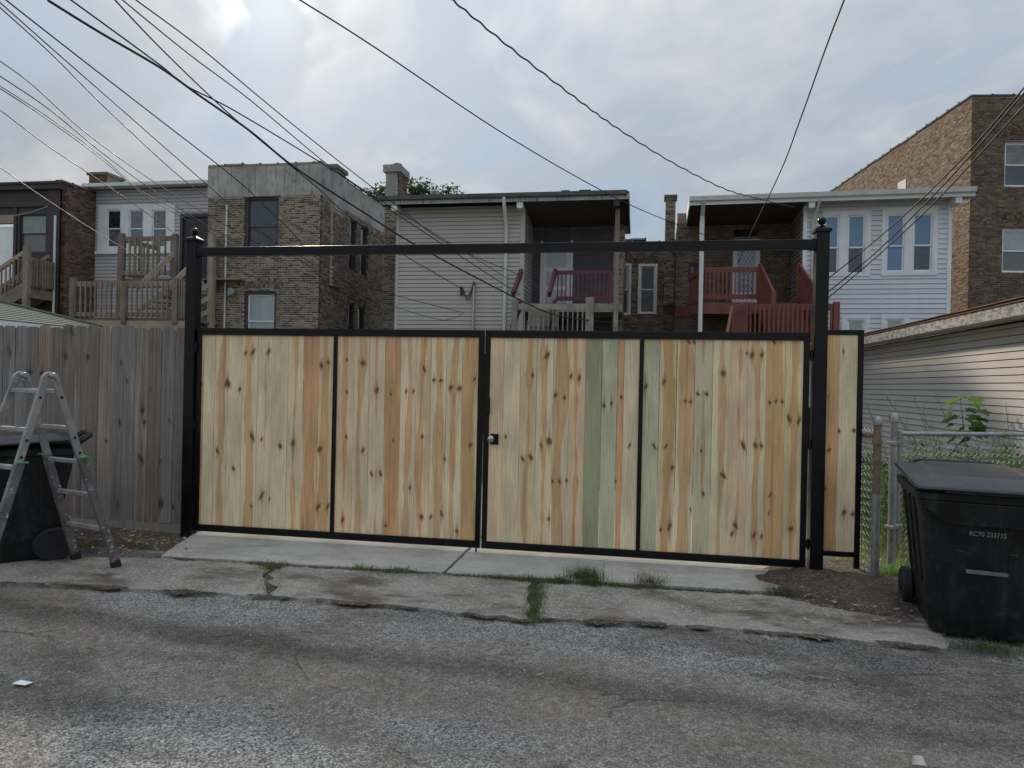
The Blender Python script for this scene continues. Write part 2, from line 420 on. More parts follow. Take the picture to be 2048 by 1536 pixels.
GLASSGREEN = glassmat('green_blind_glass', (0.16, 0.21, 0.18), pattern=0.4, pcol=(0.24, 0.32, 0.30))
GLASSPALE = glassmat('pale_blind_glass', (0.30, 0.34, 0.36), rough=0.2, pattern=0.4, pcol=(0.40, 0.43, 0.44))
GLASSSHADE = glassmat('shaded_blind_glass', (0.115, 0.115, 0.10), pattern=0.3, pcol=(0.17, 0.17, 0.15))
DOORBLUE = glassmat('blue_door_glass', (0.10, 0.20, 0.32), rough=0.25, pattern=0.3, pcol=(0.16, 0.27, 0.38))

def shingle(name, c0, c1):
    m, g, b = newmat(name)
    p = g.obj(); t = (g.island() + g.orand()).frac()
    col = g.mix(t, c0, c1); col = g.scale(col, g.noise(p, 40, 3).step(0.3, 0.7, 0.75, 1.25))
    setb(g, b, col, 0.95, 0, g.bump(g.noise(p, 160, 2), 0.4, 0.003), 0.2); return m
SHBROWN = shingle('brown_shingle', (0.23, 0.125, 0.08), (0.31, 0.185, 0.125))
SHGREEN = shingle('green_shingle', (0.155, 0.185, 0.15), (0.21, 0.235, 0.195))

def peelmat():
    m, g, b = newmat('peeling_white_fascia'); p = g.obj()
    n = g.noise(g.map(p, (1, 2.2, 6)), 3.2, 7, 0.68)
    col = g.mix(n.step(0.46, 0.56, 0, 1), (0.44, 0.42, 0.39), (0.23, 0.20, 0.17))
    col = g.scale(col, g.noise(p, 25, 4).step(0.3, 0.7, 0.8, 1.1))
    setb(g, b, col, 0.85, 0, g.bump(n, 0.5, 0.01)); return m
PEEL = peelmat()

def leafmat(name, c0, c1, trans=0.35):
    m, g, b = newmat(name)
    t = (g.island() + g.orand()).frac()
    col = g.mix(t, c0, c1); col = g.scale(col, g.noise(g.pos(), 6, 3).step(0.3, 0.7, 0.7, 1.25))
    setb(g, b, col, 0.6, spec=0.3)
    tr = g.node('ShaderNodeBsdfTranslucent'); g.link(g.scale(col, 1.3), tr.inputs[0])
    mx = g.node('ShaderNodeMixShader'); mx.inputs[0].default_value = trans
    g.nt.links.new(b.outputs[0], mx.inputs[1]); g.nt.links.new(tr.outputs[0], mx.inputs[2])
    out = [n for n in g.nt.nodes if n.type == 'OUTPUT_MATERIAL'][0]
    g.nt.links.new(mx.outputs[0], out.inputs[0]); return m
LEAFTREE = leafmat('tree_leaf', (0.035, 0.065, 0.02), (0.075, 0.12, 0.035))
LEAFWEED = leafmat('weed_leaf', (0.08, 0.14, 0.045), (0.17, 0.25, 0.08), 0.42)
LEAFYOUNG = leafmat('young_leaf', (0.14, 0.26, 0.05), (0.26, 0.38, 0.08), 0.45)
LEAFDEEP = leafmat('sapling_leaf', (0.05, 0.11, 0.035), (0.12, 0.20, 0.06), 0.4)
GRASSM = leafmat('grass_blade', (0.07, 0.105, 0.035), (0.16, 0.20, 0.07), 0.35)
GRASSDRY = leafmat('dry_grass_blade', (0.06, 0.075, 0.03), (0.17, 0.15, 0.075), 0.3)
LAWN = leafmat('lawn_blade', (0.12, 0.22, 0.04), (0.22, 0.33, 0.07), 0.45)

def roadmat():
    m, g, b = newmat('worn_asphalt'); p = g.pos(); x, y, z = g.sep(p)
    st = g.voro(p, 105, out='Color'); stc = g.node('ShaderNodeTexVoronoi'); g.link(p, stc.inputs['Vector']); stc.inputs['Scale'].default_value = 105
    cr = g.sep(stc.outputs['Color'])[0]; ds = S(g.nt, stc.outputs['Distance'])
    st2 = g.node('ShaderNodeTexVoronoi'); g.link(p, st2.inputs['Vector']); st2.inputs['Scale'].default_value = 42
    c2 = g.sep(st2.outputs['Color'])[1]; d2 = S(g.nt, st2.outputs['Distance'])
    stone = g.ramp(cr, [(0, (0.075, 0.075, 0.078)), (0.25, (0.185, 0.18, 0.172)), (0.55, (0.29, 0.28, 0.265)), (0.8, (0.36, 0.347, 0.325)), (1.0, (0.45, 0.435, 0.405))])
    stone = g.scale(stone, ds.step(0.25, 0.75, 1.12, 0.55))
    big = c2.step(0.86, 0.9, 0, 1) * d2.step(0.25, 0.42, 1, 0)
    stone = g.mix(big * 0.7, stone, (0.34, 0.33, 0.31))
    wv = g.noise(g.map(p, (0.35, 0.5, 1)), 1.0, 4, 0.6)
    yy = y + (wv - 0.5) * 1.1 + x * 0.02
    # packed dirt left along the wheel paths of the alley
    band = yy.step(-2.35, -1.85, 1, 0) * yy.step(-3.5, -3.0, 0, 1)
    pat = g.noise(g.map(p, (0.55, 1.0, 1)), 1.25, 6, 0.62)
    dm = (band * 0.7 + pat.step(0.45, 0.63, 0, 0.95) + 0.08).clamp()
    dm = dm * g.noise(p, 9, 6, 0.7).step(0.3, 0.6, 0.55, 1.0)
    dirt = g.mix(g.noise(p, 2.1, 6, 0.65), (0.10, 0.078, 0.06), (0.225, 0.185, 0.148))
    dirt = g.scale(dirt, g.noise(p, 130, 2, 0.6).step(0.25, 0.75, 0.62, 1.4))
    col = g.mix((dm * ds.step(0.15, 0.55, 0.62, 1.0)).clamp() * 0.92, stone, dirt)
    wet = g.noise(g.map(p, (0.5, 1.1, 1), (3, 7, 0)), 0.9, 5, 0.6).step(0.50, 0.66, 1.1, 0.6)
    col = g.scale(col, wet)
    col = g.scale(col, g.noise(p, 24, 4, 0.65).step(0.3, 0.7, 0.78, 1.2))
    trk = (y + x * 0.10 + (wv - 0.5) * 0.5 + 2.55).abs().step(0.02, 0.22, 0.62, 1.0)
    col = g.scale(col, trk)
    wq = g.noise(p, 2.2, 4, 0.6); vc = g.voro(g.comb(x + wq * 0.55, y * 1.3 + wq * 0.4, 0.0), 0.62, 'DISTANCE_TO_EDGE')
    crk = vc.step(0.0, 0.010, 1, 0) * pat.step(0.52, 0.60, 0, 1)
    col = g.mix(crk * 0.6, col, (0.04, 0.033, 0.027))
    h = (ds * -1.0 + 1.0) * 0.5 + wq * 1.2 - crk * 1.5
    setb(g, b, col, 0.93, 0, g.bump(h, 0.7, 0.012), 0.15); return m
def concmat(name, c0, c1, agg=0.0, stain=0.4, st=(0.12, 0.095, 0.07)):
    m, g, b = newmat(name); p = g.pos()
    n = g.noise(p, 1.6, 6, 0.6); col = g.mix(n.step(0.3, 0.7), c0, c1)
    col = g.scale(col, g.noise(p, 60, 4, 0.7).step(0.25, 0.75, 0.84, 1.16))
    h = g.noise(p, 90, 4, 0.7)
    if agg:
        v = g.node('ShaderNodeTexVoronoi'); g.link(p, v.inputs['Vector']); v.inputs['Scale'].default_value = 48
        r = g.sep(v.outputs['Color'])[0]; dd = S(g.nt, v.outputs['Distance'])
        col = g.mix(dd.step(0.3, 0.48, agg, 0) * r.step(0.25, 0.5, 0, 1), col, g.ramp(r, [(0, (0.17, 0.15, 0.135)), (0.5, (0.33, 0.31, 0.28)), (1, (0.50, 0.48, 0.44))]))
        h = h + dd * -1.2
    sn = g.noise(g.map(p, (0.8, 1.3, 1)), 1.7, 7, 0.70)
    col = g.mix(sn.step(0.46, 0.66, 0, stain), col, st)
    fn = g.noise(g.map(p, (1, 1, 1), (4, 2, 0)), 0.9, 7, 0.7)
    cr = (fn - 0.5).abs().step(0.0, 0.006, 0.75, 1.0)
    col = g.scale(col, cr)
    setb(g, b, col, 0.9, 0, g.bump(h, 0.55, 0.006), 0.25); return m
ROAD = roadmat()
APRON = concmat('driveway_concrete', (0.36, 0.35, 0.33), (0.47, 0.455, 0.43), 0, 0.6, (0.24, 0.21, 0.18))
OLDCONC = concmat('old_aggregate_concrete', (0.20, 0.183, 0.158), (0.35, 0.325, 0.285), 0.95, 1.0, (0.115, 0.09, 0.067))
SOIL = concmat('soil', (0.062, 0.043, 0.031), (0.12, 0.086, 0.062), 0.35, 0.6, (0.038, 0.029, 0.023))
YARD = concmat('yard_soil', (0.13, 0.12, 0.08), (0.17, 0.17, 0.09), 0, 0.4, (0.08, 0.10, 0.04))
STONEM, _g, _b = newmat('loose_stone')
_t = (_g.island() + _g.orand()).frac()
setb(_g, _b, _g.ramp(_t, [(0, (0.06, 0.06, 0.06)), (0.3, (0.16, 0.155, 0.15)), (0.6, (0.21, 0.205, 0.20)), (0.9, (0.27, 0.26, 0.25)), (1, (0.36, 0.35, 0.33))]), 0.9)
CHUNK = plain('broken_asphalt', (0.12, 0.11, 0.10), 0.95, 0.35, 20, 0.5, 60)
# ------------------------------------------------------------------ ground
def sheet(name, x0, x1, y0, y1, z, mat, nx=1, ny=1, hfun=None):
    m = MB()
    for j in range(ny + 1):
        for i in range(nx + 1):
            x = x0 + (x1 - x0) * i / nx; y = y0 + (y1 - y0) * j / ny
            m.v.append((x, y, z + (hfun(x, y) if hfun else 0)))
    for j in range(ny):
        for i in range(nx):
            a = j * (nx + 1) + i; m.f.append((a, a + 1, a + nx + 2, a + nx + 1))
    return m.build(name, mat, smooth='all' if hfun else False, recalc=False)
tag(sheet('ground', -900, 900, -900, 1500, -0.06, YARD), kind='structure')
def fb(x, y, s=1.0): return mnoise.noise(Vector((x * s, y * s, 3.3)))
tag(sheet('alley_road', -26, 22, -16, -0.55, 0.0, ROAD, 200, 70, lambda x, y: 0.012 * fb(x, y, 0.9) + 0.006 * fb(x, y, 3.1) - 0.012), kind='structure')
tag(sheet('back_yard', -26, 22, 0.3, 15.0, -0.03, YARD, 30, 12, lambda x, y: 0.02 * fb(x, y, 0.6)), kind='structure')

def slab(name, poly, z0, z1, mat, parent, jit=0.02, n=10, seed=1):
    r = random.Random(seed); pts = []
    for i in range(len(poly)):
        a, b = Vector(poly[i]).to_2d(), Vector(poly[(i + 1) % len(poly)]).to_2d()
        L = (b - a).length; k = max(1, int(L / 0.09))
        for j in range(k):
            p = a.lerp(b, j / k)
            if j: p += Vector((r.uniform(-jit, jit), r.uniform(-jit, jit)))
            pts.append(p)
    m = MB(); m.prism(pts, lambda p: (p.x, p.y, z0), lambda p: (p.x, p.y, z1))
    return m.build(name, mat, parent)
gp = lambda u, v: ground(u, v)
apron = tag(bpy.data.objects.new('driveway_apron', None), kind='structure'); sc.collection.objects.link(apron)
pA, pB = gp(322, 1116), gp(884, 1150); pC, pD = gp(892, 1150.5), gp(1570, 1190)
def tilt(o, f):
    for v_ in o.data.vertices:
        if v_.co.z > 0: v_.co.z = f(v_.co.x, v_.co.y)
s1 = slab('slab', [pA, pB, (pB.x + 0.02, 4.0), (gp(388, 1072).x, 4.0), (gp(388, 1072).x, -0.02)], -0.2, 0.02, APRON, apron, 0.006, seed=3)
s2 = slab('slab', [pC, pD, (1.36, -0.28), (1.40, 4.0), (pC.x + 0.025, 4.0)], -0.2, 0.02, APRON, apron, 0.006, seed=4)
strip = tag(bpy.data.objects.new('concrete_strip', None), kind='structure'); sc.collection.objects.link(strip)
fe = [(-420, 1140), (-200, 1152), (0, 1167), (200, 1175), (360, 1185), (528, 1194), (700, 1206), (860, 1222), (1055, 1243), (1080, 1240), (1300, 1250), (1480, 1262), (1640, 1276), (1800, 1290), (1900, 1302)]
be = [(-420, 1100), (-200, 1112), (0, 1122), (120, 1117), (320, 1117), (540, 1132), (884, 1152), (1070, 1165), (1080, 1165), (1300, 1178), (1570, 1193), (1700, 1205), (1800, 1220), (1900, 1235)]
def cut(edge, u):
    for (a, b), (c, d_) in zip(edge, edge[1:]):
        if a <= u <= c: return gp(u, b + (d_ - b) * (u - a) / max(c - a, 1e-6))
    return gp(*edge[-1])
def strip_slab(ua, ub, dz, seed):
    us = [ua] + [u for u, _ in fe if ua + 20 < u < ub - 20] + [ub]
    poly = [cut(fe, u) for u in us] + [cut(be, u) for u in reversed(us)]
    return slab('slab', [(p.x, p.y) for p in poly], -0.15, dz, OLDCONC, strip, 0.032, seed=seed)
strip_slab(-420, 532, 0.010, 11); strip_slab(545, 1058, 0.014, 12); strip_slab(1082, 1890, 0.009, 13)

def mound(name, cx, cy, rx, ry, h, mat, n=44, seed=0):
    m = MB()
    for j in range(n + 1):
        for i in range(n + 1):
            a, b_ = -1 + 2 * i / n, -1 + 2 * j / n
            x, y = cx + a * rx, cy + b_ * ry
            rr = math.sqrt(a * a + b_ * b_) + 0.25 * fb(x * 3 + seed, y * 3, 1)
            z = max(0, 1 - rr * rr) * h - 0.02 * max(0, rr - 0.9) * 4 + 0.012 * fb(x, y, 9) + 0.006 * fb(x, y, 25)
            m.v.append((x, y, z - 0.005))
    for j in range(n):
        for i in range(n):
            a = j * (n + 1) + i; m.f.append((a, a + 1, a + n + 2, a + n + 1))
    return m
mound('soil', -5.6, -0.05, 1.75, 0.55, 0.035, SOIL, 60).build('soil_bed', SOIL, smooth='all', recalc=False)['kind'] = 'structure'
c_ = gp(1720, 1180)
mound('soil', c_.x + 0.12, c_.y + 0.15, 1.0, 0.88, 0.075, SOIL, 70, 5).build('soil_bed', SOIL, smooth='all', recalc=False)['kind'] = 'structure'

# ------------------------------------------------------------------ steel gateway: posts and overhead bar
GL, GR = -4.114, 1.466
gw = thing('gateway_frame', 'tall black steel gateway of two ball-topped posts and an overhead bar', 'gateway', (GL, 0, 0))
for px in (0.0, GR - GL):
    MB().box(px - .0508, px + .0508, -.0508, .0508, -0.3, 2.765).build('post', BLACK, gw, bevel=0.004, seg=2)
    cp = MB(); cp.box(px - .064, px + .064, -.064, .064, 2.765, 2.79)
    cp.hexa([(px - .064, -.064, 2.79), (px + .064, -.064, 2.79), (px + .064, .064, 2.79), (px - .064, .064, 2.79),
             (px - .016, -.016, 2.822), (px + .016, -.016, 2.822), (px + .016, .016, 2.822), (px - .016, .016, 2.822)])
    cap = cp.build('post_cap', BLACK, gw, bevel=0.002)
    pf = [(0.014, 2.815), (0.012, 2.828)] + [(max(0.004, 0.034 * math.sin(math.pi * (0.12 + 0.88 * k / 14))), 2.862 - 0.034 * math.cos(math.pi * (0.12 + 0.88 * k / 14))) for k in range(15)]
    MB().lathe(pf, (px, 0, 0), 28).build('ball_finial', BLACK, cap, smooth='all')
MB().box(.0508, GR - GL - .0508, -.0381, .0381, 2.632, 2.708).build('overhead_bar', BLACK, gw, bevel=0.004, seg=2)
for px, sx in ((0.0, 1), (GR - GL, -1)):
    MB().box(min(px + sx * .0508, px + sx * .085), max(px + sx * .0508, px + sx * .085), -.0415, .0415, 2.628, 2.712).build('bar_socket', BLACK, gw, bevel=0.002)

# ------------------------------------------------------------------ gate leaves
KA = [(340,370,22),(412,410,12),(490,190,16),(448,195,10),(582,188,15),(548,205,8),(485,690,20),(540,705,9),(650,745,15),(727,728,20),(885,765,18),(895,268,16),(935,250,10),(375,878,12),(280,775,14),(540,1040,14),(587,1060,9),(480,1100,10),(540,1105,6),(875,1105,14),(930,1105,12),(1048,130,8),(1045,235,10),(1002,420,8),(1045,425,10),(1140,255,16),(1222,415,17),(1290,148,8),(1322,148,8),(1305,438,9),(1395,422,10),(1440,422,10),(1503,290,14),(1560,355,10),(1600,358,10),(1660,400,14),(1710,405,14),(1800,350,10),(1040,690,12),(1140,770,14),(1190,910,12),(1243,908,14),(1320,712,9),(1490,690,10),(1455,705,8),(1580,715,8),(1622,820,10),(1600,845,8),(1645,838,8),(1683,836,8),(1775,740,14),(1418,990,12),(1385,975,6),(1020,1180,14),(1060,1165,8),(1275,1215,10),(1485,1165,16),(1540,1165,10),(1605,1145,16),(1695,1250,14),(1440,1175,7),(830,690,8),(768,728,8),(825,418,7),(820,1040,8),(1100,595,8),(1130,595,8),(1265,965,7),(190,380,9),(218,785,8)]
KB = [(438,203,18),(357,315,12),(487,428,14),(537,442,11),(575,320,12),(622,330,14),(203,665,9),(163,770,7),(762,487,11),(805,474,11),(860,440,12),(907,715,9),(300,790,10),(345,780,14),(405,715,12),(450,690,18),(450,1132,11),(508,920,12),(470,918,10),(550,915,10),(212,1190,8),(243,1175,7),(268,1215,7),(828,915,10),(788,890,6),(885,1188,7),(1000,378,14),(1048,720,10),(1115,718,10),(1105,350,14),(1150,840,14),(1135,1175,18),(1085,1192,10),(1198,458,8),(1225,460,10),(1255,465,10),(1190,975,8),(1235,978,8),(1215,762,8),(1255,1080,9),(1295,420,10),(1347,422,10),(1315,745,9),(1327,990,12),(1440,305,18),(1410,320,8),(1440,885,14),(1605,200,18),(1660,198,14),(1575,190,9),(1555,715,18),(1625,715,16),(1657,715,12),(1705,470,10),(1740,462,10),(1775,465,10),(1720,768,8),(1750,768,8),(1815,560,18),(1870,575,14),(1510,1170,16),(1490,1215,12),(1578,1215,9),(1615,1225,14),(1660,1230,12),(1700,1100,9),(1710,992,10),(1765,990,9),(1825,1190,14),(1245,125,10),(1275,125,10),(1730,125,10)]
KNOTS = [(340 + x / 2.955, 640 + y / 2.955, r / 2.955) for x, y, r in KA] + [(940 + x / 2.844, 640 + y / 2.844, r / 2.844) for x, y, r in KB] + \
        [(1687, 703, 3), (1677, 862, 4), (1708, 861, 4), (1658, 900, 3.5), (1657, 793, 3), (1688, 1025, 5), (1705, 1028, 4), (1651, 977, 3), (1693, 853, 2.5)]
KW = []
for u, v, r in KNOTS:
    if r < 2.85: continue
    p = onY(u, v, -0.01); KW.append((p.x, p.z, max(0.005, r * (p - CAM).dot(FWD) / FPX * 0.66)))

def wood_props(o, seed, heart, tint=(1, 1, 1), knots=(), n=6):
    o['seed'] = float(seed); o['heart'] = float(heart); o['tint'] = [float(t) for t in tint]
    for i in range(n):
        o['knot%d' % i] = [float(q) for q in (knots[i] if i < len(knots) else (9.0, 9.0, 0.0))]

def gate_board(parent, px0, px1, z0, z1, heart, tint, rnd, gap=0.0024):
    """px0..px1 world X; parent's origin is on the gate line"""
    ox = parent.location.x; oz = parent.location.z
    w_ = px1 - px0 - gap; cx = (px0 + px1) / 2
    dy = rnd.uniform(-0.0015, 0.0015)
    m = MB(); n = 10; pts = []
    lj = [rnd.uniform(-0.0009, 0.0009) for _ in range(n + 1)]; rj = [rnd.uniform(-0.0009, 0.0009) for _ in range(n + 1)]
    h = z1 - z0
    for k in range(n + 1):
        z = h * k / n; bow = 0.0015 * math.sin(3.1 * k / n + heart * 50)
        for x, y in ((-w_ / 2 + lj[k], -0.008), (w_ / 2 + rj[k], -0.008), (w_ / 2 + rj[k], 0.008), (-w_ / 2 + lj[k], 0.008)):
            m.v.append((x, y + bow, z))
    for k in range(n):
        for q in range(4):
            a = k * 4 + q; b_ = k * 4 + (q + 1) % 4; m.f.append((a, b_, b_ + 4, a + 4))
    m.f.append((0, 3, 2, 1)); m.f.append((4 * n, 4 * n + 1, 4 * n + 2, 4 * n + 3))
    o = m.build('board', PINE, parent); o.location = (cx - ox, -0.002 + dy, z0 - oz)
    ks = [(x - cx, z - z0, r) for x, z, r in KW if px0 - 0.004 <= x < px1 + 0.004]
    ks.sort(key=lambda q: -q[2])
    wood_props(o, rnd.uniform(0, 9), heart, tint, ks[:6])
    return o
GREEN1, GREEN2, GREEN3 = (0.47, 0.56, 0.54), (0.70, 0.82, 0.84), (0.76, 0.82, 0.84)
PINK, WARM, N1 = (1.0, 0.90, 0.86), (0.97, 0.93, 0.84), (1, 1, 1)
def us(off, scale, xs): return [onY(off + x / scale, 676, 0).x for x in xs]
panels = [
    (us(340, 2.955, [172, 208, 275, 350, 437, 525, 608, 705, 795, 885, 975]),
     [(.03, N1), (-.05, N1), (.03, N1), (-.03, N1), (.045, N1), (.0, N1), (-.06, N1), (.012, N1), (.08, PINK), (.035, WARM)]),
    (us(340, 2.955, [995, 1095, 1185, 1278, 1370, 1462, 1550, 1640, 1735, 1836]),
     [(.022, PINK), (.022, N1), (.012, N1), (.08, PINK), (.03, N1), (.024, PINK), (.04, N1), (.018, N1), (.075, WARM)]),
    (us(940, 2.844, [106, 197, 292, 385, 480, 570, 662, 755, 845, 880, 970]),
     [(-.06, PINK), (-.06, N1), (.02, WARM), (.018, N1), (.045, N1), (.02, PINK), (-.04, GREEN1), (-.06, GREEN2), (.05, PINK), (-.05, N1)]),
    (us(940, 2.844, [988, 1082, 1180, 1283, 1385, 1480, 1585, 1690, 1795, 1910]),
     [(-.05, GREEN2), (.03, WARM), (.06, N1), (.01, GREEN3), (.02, N1), (.012, PINK), (.02, N1), (.08, WARM), (.03, WARM)]),
]
GZ0, GZ1 = 0.052, 1.955
BZ0, BZ1 = GZ0 + 0.062, GZ1 - 0.062
def gate_leaf(label, xa, xb, pans, rnd, latch=False):
    t = thing('gate_leaf', label, 'gate', (xa, 0, GZ0), 0, 'double leaves of the wood and steel driveway gate')
    H = GZ1 - GZ0; W = xb - xa
    MB().box(0, W, -.022, .022, 0, .030).build('bottom_rail', BLACK, t, bevel=.002)
    MB().box(.046, W - .046, -.026, .012, .0305, .064).build('bottom_rail', BLACK, t, bevel=.002)
    MB().box(0, W, -.022, .022, H - .030, H).build('top_rail', BLACK, t, bevel=.002)
    MB().box(.046, W - .046, -.026, .012, H - .064, H - .0305).build('top_rail', BLACK, t, bevel=.002)
    for a in (0, W - .045):
        MB().box(a, a + .045, -.0225, .0225, .0303, H - .0303).build('stile', BLACK, t, bevel=.002)
    xm = (pans[0][0][-1] + pans[1][0][0]) / 2 - xa
    MB().box(xm - .0175, xm + .0175, -.027, .011, .0645, H - .0645).build('middle_stile', BLACK, t, bevel=.002)
    MB().box(.046, W - .046, .0085, .035, H * .47, H * .47 + .04).build('back_rail', BLACK, t)
    for ed, sp in pans:
        for (a, b), (hh, tt) in zip(zip(ed, ed[1:]), sp):
            a = max(a, xa + .0455); b = min(b, xb - .0455)
            gap = 0.0055 if rnd.random() < 0.16 else 0.0024
            gate_board(t, a, b, BZ0, BZ1, hh, tt, rnd, gap)
    return t, W, H
XC = onY(966.5, 860, 0).x
XL, XR = GL + .0508 + .012, GR - .0508 - .026
rb = random.Random(5)
lt, LW, LH = gate_leaf('left leaf of black framed gate with all cream and tan pine boards', XL, XC - .006, panels[:2], rb)
rt, RW, RH = gate_leaf('right leaf of black framed gate with several greenish boards and a lock knob', XC + .007, XR, panels[2:], rb)
def hinge(par, x, z, w_=.05):
    hb = MB(); hb.lathe([(.011, z - .045), (.011, z + .045)], (x, -.034, 0), 10); hb.box(x - w_, x + w_, -.028, -.023, z - .03, z + .03)
    return hb.build('hinge', BLACK, par, smooth=True)
for z in (.20, 1.0, 1.72): hinge(lt, -.004, z, .02)
for z in (.20, 1.0, 1.72): hinge(rt, RW + .012, z, .022)
kz = onY(983, 877, -.03); kx = kz.x - rt.location.x; kzz = kz.z - GZ0
MB().box(kx - .012, kx + .062, -.031, -.0275, kzz - .052, kzz + .042).build('lock_plate', BLACK, rt, bevel=.001)
MB().lathe([(.012, -.031), (.012, -.05), (.024, -.054), (.030, -.064), (.028, -.078), (.014, -.086), (.003, -.087)], (kx, 0, kzz), 20, 'y').build('door_knob', STEEL, rt, smooth='all')
z2 = onY(985, 812, -.03).z - GZ0
MB().box(.01, .055, -.034, -.0235, z2 - .075, z2 + .075).build('latch_case', BLACK, rt, bevel=.006, seg=2)
MB().tube([(LW - .03, -.03, -.038), (LW - .03, -.03, .30)], .008, 8).build('drop_rod', BLACK, lt)
# narrow fixed panel beyond the right post
X2 = onY(1717, 900, 0).x
fp = thing('fence_panel', 'narrow fixed two-board pine panel in black frame right of the gateway', 'fence panel', (GR + .052, 0, .16))
FW = X2 + .02 - (GR + .052); FH = 1.98 - .16
MB().box(FW - .04, FW, -.02, .02, -.35, FH).build('post', BLACK, fp, bevel=.002)
MB().box(0, FW - .0405, -.018, .018, FH - .04, FH).build('top_rail', BLACK, fp, bevel=.002)
MB().box(0, FW - .0405, -.018, .018, 0, .04).build('bottom_rail', BLACK, fp, bevel=.002)
xm = onY(1676, 800, 0).x
gate_board(fp, GR + .056, xm, .202, 1.938, .07, WARM, rb); gate_board(fp, xm, GR + .052 + FW - .042, .202, 1.938, -.03, N1, rb)

# ------------------------------------------------------------------ weathered privacy fence
wf = thing('privacy_fence', 'weathered grey dog-eared board fence left of the gateway behind the ladder', 'fence', (GL - .06, .03, 0))
x = -0.004; i = 0; fr = random.Random(9)
FK = [(132, 712, 5), (134, 663, 4), (144, 664, 4), (176, 714, 4), (286, 820, 4), (283, 918, 4), (320, 922, 3.5), (322, 1007, 6), (243, 727, 3), (290, 845, 3), (236, 1010, 4), (340, 842, 3), (240, 845, 3), (345, 1014, 3), (62, 745, 4), (20, 705, 5)]
FKW = [(onY(u, v, .03).x, onY(u, v, .03).z, r * 6.8 / FPX) for u, v, r in FK]
while x > -5.2:
    w_ = fr.uniform(.128, .137); zt = 1.965 + fr.uniform(-.012, .012); zb = .105 + fr.uniform(-.006, .006)
    e = .022; poly = [(-w_ / 2, 0), (w_ / 2, 0), (w_ / 2, zt - zb - e), (w_ / 2 - e, zt - zb), (-w_ / 2 + e, zt - zb), (-w_ / 2, zt - zb - e)]
    b = MB().prism(poly, lambda p: (p[0], -.009, p[1]), lambda p: (p[0], .007, p[1])).build('picket', OLDWOOD, wf)
    cx = x - w_ / 2 - .001
    b.location = (cx, fr.uniform(-.003, .003), zb); b.rotation_euler = (fr.uniform(-.004, .004), fr.uniform(-.003, .003), fr.uniform(-.012, .012))
    wx = cx + GL - .06
    q = fr.random(); tint = (1.0, .97, .95) if q < .5 else ((.88, .90, .95) if q < .75 else (1.12, .99, .87))
    kk = [(a - wx, c - zb, r) for a, c, r in FKW if abs(a - wx) < w_ / 2]
    if len(kk) < 2 and fr.random() < .6: kk.append((fr.uniform(-.04, .04), fr.uniform(.2, 1.7), fr.uniform(.008, .016)))
    wood_props(b, fr.uniform(0, 9), fr.choice([-.05, .02, .05, .08]), tint, kk[:4], 4)
    x -= w_ + .0025; i += 1
for z in (.35, 1.0, 1.65):
    MB().box(x, -.01, .011, .05, z - .045, z + .045).build('back_rail', GREYWOOD, wf)
MB().box(x, -.02, -.006, .03, .005, .103).build('kick_board', GREYWOOD, wf)
for xx in (-.05, -2.45, -4.85):
    MB().box(xx - .045, xx + .045, .051, .14, -.3, 1.9).build('post', GREYWOOD, wf)

# ------------------------------------------------------------------ folding ladder
def cxy(x, d): p = CAM + RIGHT0 * x + FWD * d; return Vector((p.x, p.y, 0))
def pxd(u, v, d_, z):      # point at image column u, depth d, height z
    p = at(u, v, d_); return Vector((p.x, p.y, z))
rungd = (RIGHT0 * .9 - FWD * .44).normalized(); spr = (RIGHT0 * .44 + FWD * .9).normalized()
hn = cxy((97 - 1024) / FPX * 5.09 + .012, 5.09); hw_ = .35
cen = hn - rungd * hw_ / 2
ld = thing('folding_ladder', 'paint-spattered aluminium folding ladder standing open beside the grey fence', 'ladder', (cen.x, cen.y, 0))
def ladmat():
    m, g, b = newmat('spattered_aluminium'); p = g.obj(); x, y, z = g.sep(p)
    n = g.noise(p, 26, 5, 0.7); n2 = g.noise(g.map(p, (1, 1, 1), (4, 4, 4)), 16, 5, 0.75); n3 = g.noise(g.map(p, (1, 1, 1), (9, 1, 4)), 9, 4, 0.7)
    col = g.mix(g.noise(p, 6, 4).step(.3, .7), (.22, .22, .215), (.32, .32, .31))
    low = z.step(.86, .9, 1, 0)
    col = g.mix(low * g.noise(p, 7, 4).step(.3, .55, .55, .95), col, (.115, .11, .115))
    col = g.mix(n.step(.60, .64, 0, 1) * (low * .7 + .15), col, (.62, .61, .59))
    col = g.mix(n2.step(.62, .66, 0, .9) * (low * .5 + .45), col, (.05, .05, .055))
    col = g.mix((n3.step(.60, .64, 0, .8) * low * y.step(-.1, .05, 0, 1)).clamp(), col, (.42, .15, .32))
    col = g.mix((n3.step(.55, .60, 0, .8) * low * y.step(-.25, -.1, 1, 0)).clamp(), col, (.05, .20, .27))
    setb(g, b, col, .5, .35, g.bump(n, .3, .003)); return m
LAD = ladmat()
HZ = 1.452; LP = {}
